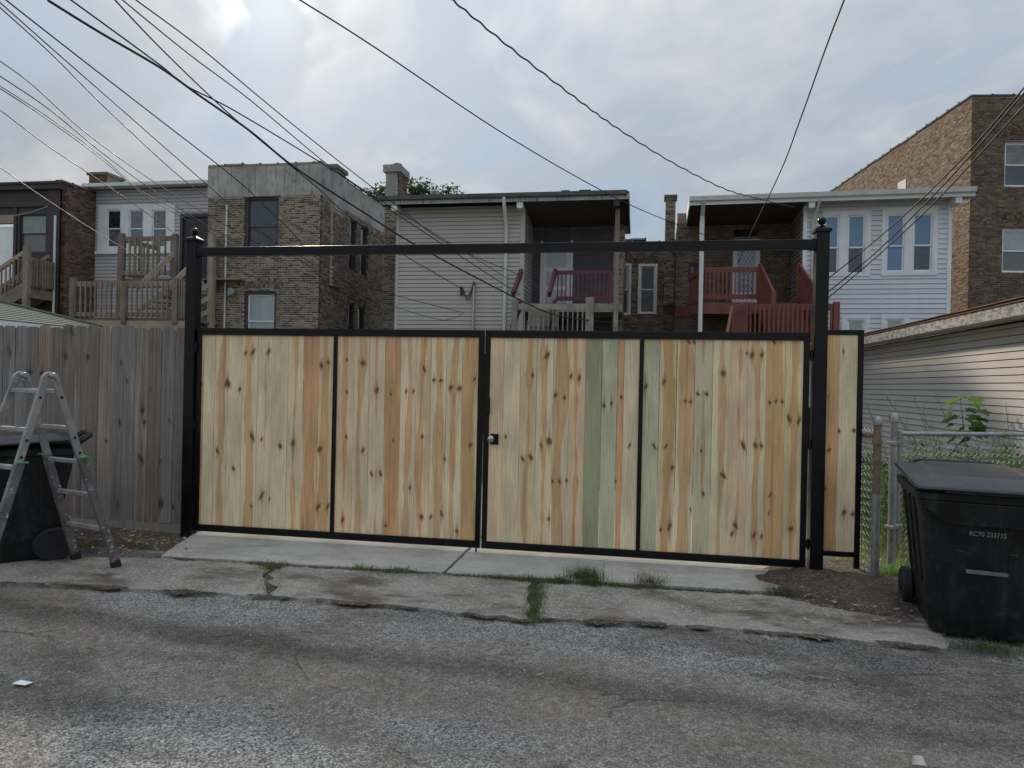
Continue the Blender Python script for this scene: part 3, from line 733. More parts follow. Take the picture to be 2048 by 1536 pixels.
for side, sg in (('front', -1), ('back', 1)):
    for e, wt, wb_ in ((1, hw_ / 2, .235), (-1, hw_ / 2, .235)):
        top = rungd * (e * wt) + spr * (sg * .035) + Vector((0, 0, HZ)); bot = rungd * (e * wb_) + spr * (sg * .48) + Vector((0, 0, .035))
        LP[(sg, e)] = (top, bot)
        ax = bot - top
        m = MB(); m.bar(top, top + ax * .66, .024, .052, spr * 1.0 + Vector((0, 0, .3))); m.build('inner_rail', LAD, ld, bevel=.003)
        a, b = top + ax * .40 + rungd * (e * .017), bot + rungd * (e * .012)
        m = MB(); m.bar(a, b, .028, .059, spr * 1.0 + Vector((0, 0, .3))); m.build('outer_rail', LAD, ld, bevel=.003)
        m = MB(); m.bar(b - ax.normalized() * .03, b + ax.normalized() * .035, .038, .070, spr * 1.0 + Vector((0, 0, .3))); m.build('rubber_foot', RUBBER, ld, bevel=.004)
        cpos = top + ax * .405 + rungd * (e * .05)
        m = MB(); m.bar(cpos - spr * .038, cpos + spr * .038, .014, .015); m.build('lock_clip', GREENCLIP, ld, bevel=.003)
        for f in (.09, .30, .38):
            q = top + ax * f + rungd * (e * .0135)
            m = MB(); m.tube([q, q + rungd * (e * .0012)], .011, 10); m.build('pin_hole', VOIDM, ld)
    for f in (.06, .25, .43, .61, .80):
        a, b = LP[(sg, -1)], LP[(sg, 1)]
        p, q = a[0].lerp(a[1], f), b[0].lerp(b[1], f)
        p, q = p.lerp(q, .03), q.lerp(p, .03)
        m = MB(); m.bar(p, q, .034, .032, (0, 0, 1)); m.build('rung', ALU, ld, bevel=.004)
for e in (1, -1):
    c = rungd * (e * hw_ / 2) + Vector((0, 0, HZ - .005)); m = MB(); n = 18
    prof = [(.061, -25 + 230 * k / n) for k in range(n + 1)] + [(.036, 205 - 230 * k / n) for k in range(n + 1)]
    prof = [(r * math.cos(rad(a)), r * math.sin(rad(a))) for r, a in prof]
    nq = len(prof); base = len(m.v)
    for off in (-.016, .016):
        for a, z in prof: m.v.append(tuple(c + spr * a + Vector((0, 0, z)) + rungd * off))
    h_ = n + 1
    for k in range(n):
        i0, i1, j0, j1 = k, k + 1, nq - 1 - k, nq - 2 - k
        m.f += [(i0, i1, j1, j0), (nq + i0, nq + j0, nq + j1, nq + i1), (i0, nq + i0, nq + i1, i1), (j0, j1, nq + j1, nq + j0)]
    m.f += [(0, nq - 1, 2 * nq - 1, nq), (n, nq + n, nq + n + 1, n + 1)]
    hg = m.build('hinge', ALU, ld, smooth=True)
    k0 = c + Vector((0, 0, .035))
    m = MB(); m.tube([k0, k0 + rungd * (.032 * 1), k0 + rungd * .05], [.022, .022, .016], 14); m.build('hinge_knob', ALU, hg, smooth=True)

# ------------------------------------------------------------------ wheeled carts
def rrect(x0, x1, y0, y1, r, z, k=5):
    pts = []
    for cx, cy, a0 in ((x1 - r, y1 - r, 0), (x0 + r, y1 - r, 90), (x0 + r, y0 + r, 180), (x1 - r, y0 + r, 270)):
        for i in range(k + 1):
            a = rad(a0 + 90 * i / k); pts.append((cx + r * math.cos(a), cy + r * math.sin(a), z))
    return pts
def loft(m, rings):
    n = len(rings[0]); base = len(m.v)
    for r in rings: m.v += r
    for i in range(len(rings) - 1):
        for k in range(n):
            k2 = (k + 1) % n
            m.f.append((base + i * n + k, base + i * n + k2, base + (i + 1) * n + k2, base + (i + 1) * n + k))
    m.f.append(tuple(base + k for k in range(n))[::-1]); m.f.append(tuple(base + (len(rings) - 1) * n + k for k in range(n)))
    return m
WORNGREY = plain('worn_grey_metal', (0.13, 0.13, 0.13), 0.6, 0.35, 14)
def cart(label, loc, rz, text=None):
    t = thing('wheeled_cart', label, 'trash cart', loc, rz, 'black wheeled refuse carts in the alley'); t.scale = (1.12, 1.08, .975)
    W = .335
    m = MB()
    R_ = [rrect(-.235, .235, .035, .62, .05, .022), rrect(-.245, .245, .025, .64, .06, .05), rrect(-.262, .262, .0, .67, .06, .28),
          rrect(-.29, .29, -.045, .715, .055, .62), rrect(-.30, .30, -.065, .735, .05, .74), rrect(-.318, .318, -.095, .755, .05, .90)]
    loft(m, R_); m.build('body', BLACKPL, t, smooth=True)
    # rim and apron under the lid
    m = MB(); loft(m, [rrect(-.318, .318, -.095, .755, .05, .862), rrect(-.336, .336, -.118, .768, .055, .872), rrect(-.340, .340, -.122, .772, .055, .915), rrect(-.325, .325, -.105, .76, .05, .928)])
    m.build('rim', BLACKPL, t, smooth=True)
    ap = [(-.30, .868), (-.335, .868), (-.335, .845), (-.27, .80), (-.205, .735), (-.19, .728), (.19, .728), (.205, .735), (.27, .80), (.335, .845), (.335, .868)]
    yf = lambda z: -.072 - (z - .74) * .19
    MB().prism(ap, lambda p: (p[0], yf(p[1]) - .032, p[1]), lambda p: (p[0], yf(p[1]) + .01, p[1])).build('apron', BLACKPL, t, bevel=.004, seg=2)
    # lid: flat brim, raised centre that climbs towards the back
    def lz(y, h0): return h0 + .055 * (y + .12) / .9
    def sl(r, f=1.0): return [(x, y, lz(y, z)) for x, y, z in r]
    m = MB(); loft(m, [sl(rrect(-.345, .345, -.135, .775, .05, .932)), sl(rrect(-.350, .350, -.142, .778, .05, .944)), sl(rrect(-.342, .342, -.134, .772, .05, .955)),
                       sl(rrect(-.275, .275, -.055, .70, .06, .958)), sl(rrect(-.235, .235, .035, .66, .07, .992)), sl(rrect(-.20, .20, .10, .60, .07, .996))])
    lid = m.build('lid', LIDPL, t, smooth=True)
    m = MB(); loft(m, [rrect(-.21, .21, -.165, -.128, .012, .925), rrect(-.225, .225, -.172, -.125, .012, .948)]); m.build('lid_handle', LIDPL, lid, smooth=True)
    for s_ in (-1, 1):
        for yy in (.17, .36, .54):
            m = MB(); m.bar((s_ * .263, yy, .30), (s_ * .310, yy + .01, .84), .022, .03, (0, 1, 0)); m.build('side_rib', BLACKPL, t, bevel=.004)
    for xx in (-.17, .17):
        m = MB(); m.tube([(xx - .05, .79, .962), (xx + .05, .79, .962)], .020, 10); m.build('lid_hinge', BLACKPL, t, smooth=True)
    # handle bar at the back
    m = MB(); m.tube([(-.24, .775, .955), (-.24, .845, 1.01), (-.20, .862, 1.02), (.20, .862, 1.02), (.24, .845, 1.01), (.24, .775, .955)], .017, 10)
    for xx in (-.12, .12): m.bar((xx, .77, .955), (xx, .858, 1.018), .04, .02)
    m.build('handle', BLACKPL, t, smooth=True)
    # grab bar pocket on the front
    m = MB(); m.bar((-.095, -.046, .44), (.095, -.046, .44), .03, .022); m.build('grab_bar', WORNGREY, t, bevel=.004)
    for s in (-1, 1):
        m = MB(); m.hexa([(s * .10, -.012, .36), (s * .15, -.012, .36), (s * .16, .01, .34), (s * .09, .01, .34), (s * .10, -.042, .56), (s * .14, -.042, .56), (s * .15, -.02, .60), (s * .09, -.02, .60)])
        m.build('grab_bar_lug', BLACKPL, t, bevel=.004)
    for s in (-1, 1):
        tyre = MB(); tyre.lathe([(.085, -.024), (.122, -.028), (.134, -.018), (.136, 0), (.134, .018), (.122, .028), (.085, .024)], (s * .285, .63, .136), 28, 'x')
        wl = tyre.build('wheel', RUBBER, t, smooth=True)
        rim = MB(); rim.lathe([(.03, -.032), (.03, .032)], (s * .285, .63, .136), 14, 'x')
        for k in range(6):
            a = rad(60 * k); rim.bar((s * .285, .63, .136), (s * .285, .63 + .088 * math.cos(a), .136 + .088 * math.sin(a)), .03, .026, (1, 0, 0))
        rim.build('rim', BLACKPL, wl)
    MB().tube([(-.30, .63, .136), (.30, .63, .136)], .012, 8).build('axle', GALV, t)
    if text:
        c = bpy.data.curves.new('lettering', 'FONT'); c.body = text; c.size = .036; c.align_x = 'CENTER'; c.extrude = .0008; c.space_character = 1.05
        o = bpy.data.objects.new('tmp', c); sc.collection.objects.link(o)
        me = bpy.data.meshes.new_from_object(o.evaluated_get(bpy.context.evaluated_depsgraph_get())); bpy.data.objects.remove(o)
        me.materials.append(LETTER)
        lo = obj('lettering', me, t); lo.location = (0.0, -.0545, .662); lo.scale = (.80, 1.2, 1)
        lo.rotation_euler = (rad(90) + math.atan2(.02, .12), 0, 0)
    return t
bc = ground(1966, 1286)
rc = cart('black wheeled cart stamped with pale numbers at right beside the chain-link fence', (bc.x, bc.y, 0.0), rad(-11.6), 'RC70 233735')
wd = ground(104, 1122); a_ = math.atan2(.75, -.66)   # cart with its back to the right
fdir = (RIGHT0 * -.80 - FWD * .60).normalized(); ang = math.atan2(fdir.x, -fdir.y)
lc = cart('black wheeled cart behind the folding ladder by the grey fence', (0, 0, 0), ang)
wl_local = Matrix.Rotation(ang, 3, 'Z') @ Vector((.32, .67, 0)); wl2 = Matrix.Rotation(ang, 3, 'Z') @ Vector((-.32, .67, 0))
near_w = wl_local if (wl_local - wl2).dot(FWD) < 0 else wl2
lc.location = (wd.x - near_w.x, wd.y - near_w.y, 0.0)

# ------------------------------------------------------------------ chain-link fence
def P2(u, d_): p = at(u, 780, d_); return Vector((p.x, p.y, 0))
cf = thing('chain_link_fence', 'galvanised chain-link fence with one rusty round post behind the right cart', 'fence', (P2(1757, 5.5).x, P2(1757, 5.5).y, 0))
co = cf.location.copy()
q1, q2, q3, q0 = P2(1757, 5.5) - co, P2(1789, 5.85) - co, P2(1800, 5.9) - co, P2(1716, 5.78) - co
def up(p, z): return Vector((p.x, p.y, z))
MB().tube([up(q1, -.2), up(q1, .70)], .030, 14).build('post', GALV, cf, smooth=True)
pr = MB().tube([up(q1, .70), up(q1, 1.245)], .029, 14).build('post', RUSTPIPE, cf, smooth=True)
pr['label'] = 'rust brown upper length of pipe'
MB().lathe([(.036, 1.235), (.036, 1.265), (.030, 1.285), (.015, 1.30), (.002, 1.304)], (q1.x, q1.y, 0), 16).build('dome_cap', GALV, cf, smooth=True)
for z in (.30, .66, 1.10): MB().lathe([(.036, z - .016), (.036, z + .016)], (q1.x, q1.y, 0), 16).build('tension_band', GALV if z < 1 else RUSTPIPE, cf, smooth=True)
MB().tube([up(q2, -.2), up(q2, 1.275)], .030, 14).build('post', GALV, cf, smooth=True)
MB().lathe([(.036, 1.245), (.038, 1.275), (.034, 1.318), (.012, 1.32)], (q2.x, q2.y, 0), 16).build('post_cap', STEEL, cf, smooth=True)
MB().tube([up(q3, .25), up(q3, 1.17)], .019, 12).build('gate_stile', GALV, cf, smooth=True)
for z in (.38, 1.07): MB().bar(up(q2, z) + (q2 - q3).normalized() * .05, up(q3, z) + (q3 - q2).normalized() * .02, .075, .03).build('hinge_clamp', GALV, cf, bevel=.004)
q4 = P2(2210, 6.15) - co
MB().tube([up(q3, 1.145), up(q4, 1.155)], .0185, 12).build('top_rail', GALV, cf, smooth=True)
MB().tube([up(q0, 1.145), up(q1, 1.145)], .0185, 12).build('top_rail', RUSTPIPE, cf, smooth=True)
def chain(a, b, z0, z1, s=.052, r=.0027):
    m = MB(); L = (b - a).length; dv = (b - a) / L; nn = int(L / (s)); hz = s * .56
    for i in range(nn + 1):
        pts = []; z = z1; k = 0
        while z > z0:
            xx = i * s + (s * .52 if k % 2 else -s * .02); off = .003 if k % 2 else -.003
            nrm = Vector((-dv.y, dv.x, 0))
            pts.append(up(a + dv * min(max(xx, 0), L) + nrm * off, z)); z -= hz; k += 1
        m.tube(pts, r, 3, False)
    return m
chain(q3 + (q4 - q3).normalized() * .02, q4, .05, 1.135).build('wire_mesh', STEEL, cf, recalc=False)['kind'] = 'stuff'
chain(q0, q1 - (q1 - q0).normalized() * .02, .05, 1.20).build('wire_mesh', STEEL, cf, recalc=False)['kind'] = 'stuff'
# ------------------------------------------------------------------ building helpers
class Bld:
    def __init__(s, name, label, cat, loc, rz=0.0, group=None):
        s.root = thing(name, label, cat, loc, rz, group); s.Ri = Matrix.Rotation(-rz, 3, 'Z'); s.L = Vector(loc); s.c = s.Ri @ (CAM - s.L)
    def front(s, y=0.0): return Pl(s, Vector((0, y, 0)), Vector((1, 0, 0)), Vector((0, -1, 0)))
    def side(s, x, nx): return Pl(s, Vector((x, 0, 0)), Vector((0, 1, 0)), Vector((nx, 0, 0)))
class Pl:
    def __init__(s, b, o, sd, nd): s.b, s.o, s.sd, s.nd = b, o, sd, nd
    def pt(s, a, z, n=0.0): return s.o + s.sd * a + s.nd * n + Vector((0, 0, z))
    def px(s, u, v):
        r = s.b.Ri @ ray(u, v); t = (s.o - s.b.c).dot(s.nd) / r.dot(s.nd); p = s.b.c + r * t
        return (p - s.o).dot(s.sd), p.z
    def rect(s, u0, v0, u1, v1):
        vm, um = (v0 + v1) / 2, (u0 + u1) / 2
        a, b = s.px(u0, vm)[0], s.px(u1, vm)[0]
        return min(a, b), max(a, b), s.px(um, v1)[1], s.px(um, v0)[1]
    def box(s, m, a0, a1, z0, z1, n0, n1):
        return m.hexa([s.pt(a0, z0, n0), s.pt(a1, z0, n0), s.pt(a1, z0, n1), s.pt(a0, z0, n1), s.pt(a0, z1, n0), s.pt(a1, z1, n0), s.pt(a1, z1, n1), s.pt(a0, z1, n1)])
    def part(s, name, mat, parent, a0, a1, z0, z1, n0, n1, **kw):
        return s.box(MB(), a0, a1, z0, z1, n0, n1).build(name, mat, parent, **kw)

def wall(P, parent, a0, a1, z0, z1, holes, mat, depth=.16, n=0.0, name='wall'):
    m = MB(); cs = sorted({a0, a1} | {min(max(h[i], a0), a1) for h in holes for i in (0, 1)}); zs = sorted({z0, z1} | {min(max(h[i], z0), z1) for h in holes for i in (2, 3)})
    for i in range(len(cs) - 1):
        for j in range(len(zs) - 1):
            ca, cz = (cs[i] + cs[i + 1]) / 2, (zs[j] + zs[j + 1]) / 2
            if any(h[0] < ca < h[1] and h[2] < cz < h[3] for h in holes): continue
            m.add([P.pt(cs[i], zs[j], n), P.pt(cs[i + 1], zs[j], n), P.pt(cs[i + 1], zs[j + 1], n), P.pt(cs[i], zs[j + 1], n)], [(0, 1, 2, 3)])
    for h in list(holes) + [(a0, a1, z0, z1)]:
        q = [(h[0], h[2]), (h[1], h[2]), (h[1], h[3]), (h[0], h[3])]
        for k in range(4):
            (x, y), (x2, y2) = q[k], q[(k + 1) % 4]
            m.add([P.pt(x, y, n), P.pt(x2, y2, n), P.pt(x2, y2, n - depth), P.pt(x, y, n - depth)], [(0, 1, 2, 3)])
    return m.build(name, mat, parent, recalc=False)

_unit = {}
def unit_brick(mat):
    if mat.name not in _unit:
        me = MB().box(-.5, .5, -.5, .5, -.5, .5).mesh('brick'); me.materials.append(mat); _unit[mat.name] = me
    return _unit[mat.name]
def bricks(P, wl, a0, a1, z0, z1, holes, mat, n=.008, course=.072, L=.205, parts=300, seed=1, vis=None, dep=.06, top=None):
    r = random.Random(seed); out = []; row = 0; z = z0
    while z + course < z1:
        hd = row % 6 == 5; bl = .1 if hd else L; a = a0 - (bl * .5 if row % 2 else 0) - r.uniform(0, .02)
        zc0, zc1 = z + .0105, z + course - .0105
        while a < a1:
            s0, s1 = max(a + .009, a0), min(a + bl - .009, a1); a += bl
            if top and (zc1 > top((s0 + s1) / 2)): continue
            segs = [(s0, s1)]
            for h in holes:
                if h[2] < zc1 - .012 and h[3] > zc0 + .012:
                    ns = []
                    for x, y in segs:
                        if h[1] <= x or h[0] >= y: ns.append((x, y)); continue
                        if h[0] - x > .02: ns.append((x, h[0]))
                        if y - h[1] > .02: ns.append((h[1], y))
                    segs = ns
            for x, y in segs:
                if y - x > .02: out.append((x, y, zc0 + r.uniform(-.003, .003), zc1 + r.uniform(-.003, .003), n + r.uniform(-.004, .005)))
        z += course; row += 1
    def key(q):
        p = P.pt((q[0] + q[1]) / 2, (q[2] + q[3]) / 2, n)
        vz = 0 if (vis is None or vis(q)) else 1
        return (vz, -round((q[1] - q[0]) / ((p - P.b.c).length), 4))
    out.sort(key=key)
    rot = Matrix((tuple(P.sd), tuple(P.nd), (0, 0, 1))).transposed()
    me = unit_brick(mat)
    for x, y, za, zb, nn in out[:parts]:
        o = obj('brick', me, wl); c = P.pt((x + y) / 2, (za + zb) / 2, nn - dep / 2)
        o.matrix_local = Matrix.Translation(c) @ rot.to_4x4() @ Matrix.Diagonal((y - x, dep, zb - za, 1))
    m = MB()
    for x, y, za, zb, nn in out[parts:]: P.box(m, x, y, za, zb, nn - dep, nn)
    if m.v: m.build('bricks', mat, wl, recalc=False)['kind'] = 'stuff'

def arch(P, parent, a0, a1, z, rise, h, mat, n=.012, nb=None, name='arch_brick'):
    nb = nb or int((a1 - a0) / .075); w_ = a1 - a0
    R_ = (w_ * w_ / 4 + rise * rise) / (2 * rise); cz = z + rise - R_; t0 = math.asin(w_ / 2 / R_); ca = (a0 + a1) / 2
    for ring in range(max(1, int(h / .1))):
        for k in range(nb):
            ta, tb = -t0 + 2 * t0 * (k + .08) / nb, -t0 + 2 * t0 * (k + .92) / nb; r0, r1 = R_ + ring * .105, R_ + ring * .105 + .097
            q = [(ca + r * math.sin(t), cz + r * math.cos(t)) for r, t in ((r0, ta), (r0, tb), (r1, tb), (r1, ta))]
            m = MB(); m.hexa([P.pt(x, zz, n) for x, zz in q] + [P.pt(x, zz, n - .05) for x, zz in q]); m.build(name, mat, parent)

def siding(P, parent, a0, a1, z0, z1, ex, holes, mat, proud=.022, gap=.011):  # open gaps show the near-black backing as painted shadow lines
    def board(x, y, za, zb, zrow):
        pa = proud - (proud - .003) * (za - zrow) / ex; pb = proud - (proud - .003) * min(1, (zb - zrow) / ex)
        p = [P.pt(x, za, -.01), P.pt(y, za, -.01), P.pt(y, za, pa), P.pt(x, za, pa), P.pt(x, zb, -.01), P.pt(y, zb, -.01), P.pt(y, zb, pb), P.pt(x, zb, pb)]
        MB().hexa(p).build('siding_board', mat, parent, origin=(p[0] + p[1]) / 2)
    z = z0
    while z < z1 - .02:
        zt = min(z + ex, z1) - gap; segs = [(a0, a1)]
        for h in holes:
            if h[2] < zt and h[3] > z:
                ns = []
                for x, y in segs:
                    if h[1] <= x or h[0] >= y: ns.append((x, y)); continue
                    if h[0] > x: ns.append((x, h[0]))
                    if y > h[1]: ns.append((h[1], y))
                segs = ns
                if h[2] - z > .008: board(h[0], h[1], z, h[2], z)
                if zt - h[3] > .008: board(h[0], h[1], h[3], zt, z)
        for x, y in segs:
            if y - x > .03: board(x, y, z, zt, z)
        z += ex

def window(P, parent, a0, a1, z0, z1, cw, casing, sash, panes, n=.03, rec=.05, sill=None, mid=.5, name='window', crown=0.0):
    """casing round a0..a1,z0..z1 (outer edge), two sashes with a pane each"""
    m = MB(); nb = n - rec - .06
    P.box(m, a0, a0 + cw, z0, z1, nb, n); P.box(m, a1 - cw, a1, z0, z1, nb, n)
    P.box(m, a0 + cw, a1 - cw, z1 - cw, z1, nb, n - .001); P.box(m, a0 + cw, a1 - cw, z0, z0 + cw * .6, nb, n - .001)
    wn = m.build(name, casing, parent)
    b0, b1, c0, c1 = a0 + cw, a1 - cw, z0 + cw * .6, z1 - cw; zm = c0 + (c1 - c0) * (1 - mid); f = .045
    for zz0, zz1, nn, pm in ((zm - f / 2, c1, n - rec, panes[0]), (c0, zm + f / 2, n - rec - .024, panes[1])):
        m = MB()
        P.box(m, b0, b0 + f, zz0, zz1, nn - .022, nn); P.box(m, b1 - f, b1, zz0, zz1, nn - .022, nn)
        P.box(m, b0 + f, b1 - f, zz0, zz0 + f, nn - .022, nn - .001); P.box(m, b0 + f, b1 - f, zz1 - f, zz1, nn - .022, nn - .001)
        m.build('sash', sash, wn)
        P.part('pane', pm, wn, b0 + f * .5, b1 - f * .5, zz0 + f * .5, zz1 - f * .5, nn - .016, nn - .012)
    if sill: P.part('sill', sill, wn, a0 - .05, a1 + .05, z0 - .09, z0 - .002, nb, n + .05)
    return wn

def railing(parent, p, q, h, mat, nb, top=(.05, .11), bot=(.04, .10), bal=.035, gap=.09, name=''):
    p, q = Vector(p), Vector(q); u_ = Vector((0, 0, 1)); dv = q - p
    MB().bar(p + u_ * (h - top[1] / 2), q + u_ * (h - top[1] / 2), top[0], top[1]).build('top_rail', mat, parent)
    MB().bar(p + u_ * (gap + bot[1] / 2), q + u_ * (gap + bot[1] / 2), bot[0], bot[1]).build('bottom_rail', mat, parent)
    off = Vector((dv.y, -dv.x, 0)).normalized() * (bal * .5 + top[0] * .3) if dv.to_2d().length > 0 else Vector()
    me = None
    for k in range(nb):
        c = p.lerp(q, (k + .5) / nb) + off
        if me is None:
            a = math.atan2(dv.y, dv.x); bm = MB(); bm.box(-bal / 2, bal / 2, -bal / 2, bal / 2, gap - .03, h - .02); me = bm.mesh('baluster'); me.materials.append(mat)
        o = obj('baluster', me, parent, c); o.rotation_euler = (0, 0, math.atan2(dv.y, dv.x))
def post(parent, p, s, z0, z1, mat, name='post'):
    return MB().box(p[0] - s / 2, p[0] + s / 2, p[1] - s / 2, p[1] + s / 2, z0, z1).build(name, mat, parent, bevel=.006)
def coping(P, parent, a0, a1, z, nd, mat, L=.62, h=.09, w0=-.3, w1=.03, r=None, f=lambda a: 0):
    r = r or random.Random(3); a = a0
    while a < a1 - .05:
        b = min(a + L, a1); dz = r.uniform(-.015, .02); zz = z + f((a + b) / 2)
        m = MB(); m.hexa([P.pt(a + .005, zz + dz, w0), P.pt(b - .02, zz + dz, w0), P.pt(b - .02, zz + dz, w1), P.pt(a + .005, zz + dz, w1),
                          P.pt(a + .005, zz + h * .8 + dz, w0 + .05), P.pt(b - .02, zz + h * .8 + dz, w0 + .05), P.pt(b - .02, zz + h * .8 + dz, w1 - .04), P.pt(a + .005, zz + h * .8 + dz, w1 - .04)])
        P.box(m, b - .06, b, zz + dz, zz + h + dz, w0 + .02, w1 - .01); m.build('coping_tile', mat, parent); a = b

YH = 15.16
# ------------------------------------------------------------------ brick two-flat with cement parapet
p0 = onY(415, 480, YH); B = Bld('brick_house', 'brown brick two-storey house with streaked grey cement parapet left of centre', 'house', (p0.x, YH, 0)); Rt = B.root
P = B.front(); W_ = P.px(640, 450)[0]; Zt = P.px(530, 331)[1]; Zp = P.px(530, 393)[1]
Ps = B.side(W_, 1); SL = Ps.px(786, 500)[0]
w1 = P.rect(489, 392, 557, 509); w2 = P.rect(487, 582, 552, 700)
hol = [w1, w2]
sw = [Ps.rect(699, 437, 713, 540), Ps.rect(721, 452, 736, 552), Ps.rect(767, 490, 781, 578), Ps.rect(696, 604, 709, 700), Ps.rect(715, 612, 729, 700), Ps.rect(764, 628, 779, 700)]
fw = wall(P, Rt, 0, W_, 0, Zp, hol, MORTAR); bricks(P, fw, 0.0, W_, 2.6, Zp - .01, hol, BRICKTAN, seed=2, vis=lambda q: q[2] > 3.3)
sw_ = wall(Ps, Rt, 0.002, SL, 0, Zp, sw, MORTAR); bricks(Ps, sw_, 0.002, SL, 2.6, Zp - .01, sw, BRICKTAN, seed=3, vis=lambda q: q[2] > 3.3)
P.part('parapet', PARAPET, Rt, -.02, W_ + .02, Zp, Zt, -.3, .02); Ps.part('parapet', PARAPET, Rt, .28, SL, Zp, Zt - .02, -.3, .021)
coping(P, Rt, -.02, W_, Zt, None, COPING, f=lambda a: .02 * math.sin(a * 2)); coping(Ps, Rt, .3, SL, Zt - .02, None, COPING)
MB().box(.15, W_ - .3, .3, SL, Zt - .8, Zt - .7).build('roof', TAR, Rt)
P.part('wall', MORTARD, Rt, 0.0, .15, 0, Zp, -SL, -.161); 
window(P, Rt, *w1, .10, DARKFRAME, DARKFRAME, (GLASSDARK, GLASSDARK), n=-.05, rec=.05, sill=PARAPET)
window(P, Rt, *w2, .10, DARKFRAME, WHITE, (GLASSPALE, GLASSPALE), n=-.05, rec=.05)
arch(P, fw, w1[0] - .03, w1[1] + .03, w1[3] - .12, .13, .1, DARKFRAME, n=.0, nb=6, name='arched_head'); arch(P, fw, w2[0] - .12, w2[1] + .12, w2[3] - .02, .16, .32, BRICKTAN)
for k, h in enumerate(sw):
    if k == 2: window(Ps, Rt, *h, .08, WHITE, WHITE, (GLASSCURT, GLASSDARK), n=.0, rec=.04, sill=PARAPET)
    else:
        window(Ps, Rt, *h, .07, DARKFRAME, DARKFRAME, (GLASSDARK, GLASSDARK), n=-.05, sill=PARAPET if k < 2 else None)
        if k > 2: arch(Ps, sw_, h[0] - .05, h[1] + .05, h[3] - .03, .1, .2, BRICKDARK)
ca, cb = Ps.px(662, 400)[0], Ps.px(682, 400)[0]
cz0 = Ps.px(670, 575)[1]; cz1 = Ps.px(673, 350)[1] + .1
ch = Ps.part('chimney', PARAPET, Rt, ca, cb, Zp - .25, cz1, -.25, .16)
chb = Ps.part('chimney_breast', MORTAR, Rt, ca, cb, cz0, Zp - .25, -.05, .135); bricks(Ps, chb, ca, cb, cz0, Zp - .26, [], BRICKTAN, n=.145, parts=60, seed=8)
Ps.part('cap', COPING, ch, ca - .06, cb + .06, cz1, cz1 + .13, -.31, .22)
vp = P.px(455, 450)[0]
MB().tube([P.pt(vp, 0, .06), P.pt(vp, P.px(455, 412)[1], .06)], .03, 8).build('vent_pipe', WHITEMETAL, Rt, smooth=True)
MB().lathe([(.09, 0), (.13, -.1), (.12, -.14)], tuple(P.pt(P.px(470, 585)[0], 0, .12) + Vector((0, 0, P.px(470, 585)[1]))), 12, 'y').build('flood_lamp', GALV, Rt)

# ------------------------------------------------------------------ grey-sided house in the middle
p0 = onY(793, 500, YH); B = Bld('grey_house', 'grey vinyl-sided house with shaded open upper porch in the middle', 'house', (p0.x, YH, 0)); Rt = B.root
P = B.front(); s = lambda u, v=520: P.px(u, v)[0]; zz = lambda v, u=1020: P.px(u, v)[1]
xs1, xs2, xR = s(1040), s(1049), s(1236); zE = zz(413, 900)
MB().box(0.02, xs1 + .05, .02, 6, 0, zE).build('wall', GAPSHADE, Rt)
siding(P, Rt, .09, xs1, 2.4, zE, .127, [], SIDGREY)
P.part('corner_trim', TRIMGREY, Rt, -.01, .09, 0, zE, -.02, .03); P.part('corner_trim', TRIMGREY, Rt, xs1, xs2, 2.0, zE, -.02, .03)
xe = s(1258, 390)
# roof: sloping slab with eave, gutter, stained fascia
zl = lambda x: zz(405, 790) + (x / xe) * .02
m = MB(); m.hexa([(-.42, -.45, zE + .05), (xe, -.45, zE + .05), (xe, 7, zE + .55), (-.42, 7, zE + .55), (-.42, -.45, zE + .22), (xe, -.45, zE + .22), (xe, 7, zE + .72), (-.42, 7, zE + .72)])
rf = m.build('roof', TAR, Rt)
MB().box(-.43, xe + .005, -.475, -.452, zE - .02, zE + .15).build('fascia', STAINFASC, rf)
m = MB(); m.prism([(-.478, zE + .09), (-.57, zE + .11), (-.59, zE + .22), (-.478, zE + .22)], lambda p: (-.45, p[0], p[1]), lambda p: (xe - .05, p[0], p[1])); m.build('gutter', DARKGUT, rf)
m = MB(); m.hexa([(xe - .02, -.45, zE - .1), (xe + .015, -.45, zE - .1), (xe + .015, 2.2, zE - .45), (xe - .02, 2.2, zE - .45), (xe - .02, -.45, zE + .2), (xe + .015, -.45, zE + .2), (xe + .015, 2.2, zE + .3), (xe - .02, 2.2, zE + .3)]); m.build('rake_board', SOFFIT, rf)
for x in (.05, s(1042), s(1232)): MB().box(x - .09, x + .09, -.44, .02, zE - .2, zE - .025).build('outrigger', WHITE if x < 6 else SOFFIT, rf)
r5 = random.Random(4)
for u in (1130, 1165, 1172): 
    x = s(u); MB().box(x - .12, x + .12, -.3, .0, zE + .235, zE + .33).build('roof_patch', TAR, rf)
# recessed porch
YP = 1.75; PB = B.front(YP); zF = zz(607, 1140)
dr = PB.rect(1085, 486, 1141, 605); dr = (dr[0], dr[1], zF - .02, dr[3]); tr = PB.rect(1088, 452, 1139, 484)
xb0, xb1 = PB.px(1047, 520)[0], PB.px(1247, 520)[0]
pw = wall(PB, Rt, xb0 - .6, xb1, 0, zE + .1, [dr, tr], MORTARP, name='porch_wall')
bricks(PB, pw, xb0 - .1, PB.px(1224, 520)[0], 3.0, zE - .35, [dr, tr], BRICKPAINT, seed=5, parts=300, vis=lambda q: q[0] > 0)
pier = PB.part('brick_pier', MORTAR, Rt, PB.px(1226, 520)[0], xb1, 0, zE - .2, 0, .10); bricks(PB, pier, PB.px(1226, 520)[0], xb1, 2.8, zE - .3, [], BRICKTAN, n=.108, seed=6, parts=120)
PB.part('wall', MORTARD, Rt, xb1 - .1, xb1, 0, zE - .2, -4, -.162)
Pr_ = B.side(xs2 - .02, 1); 
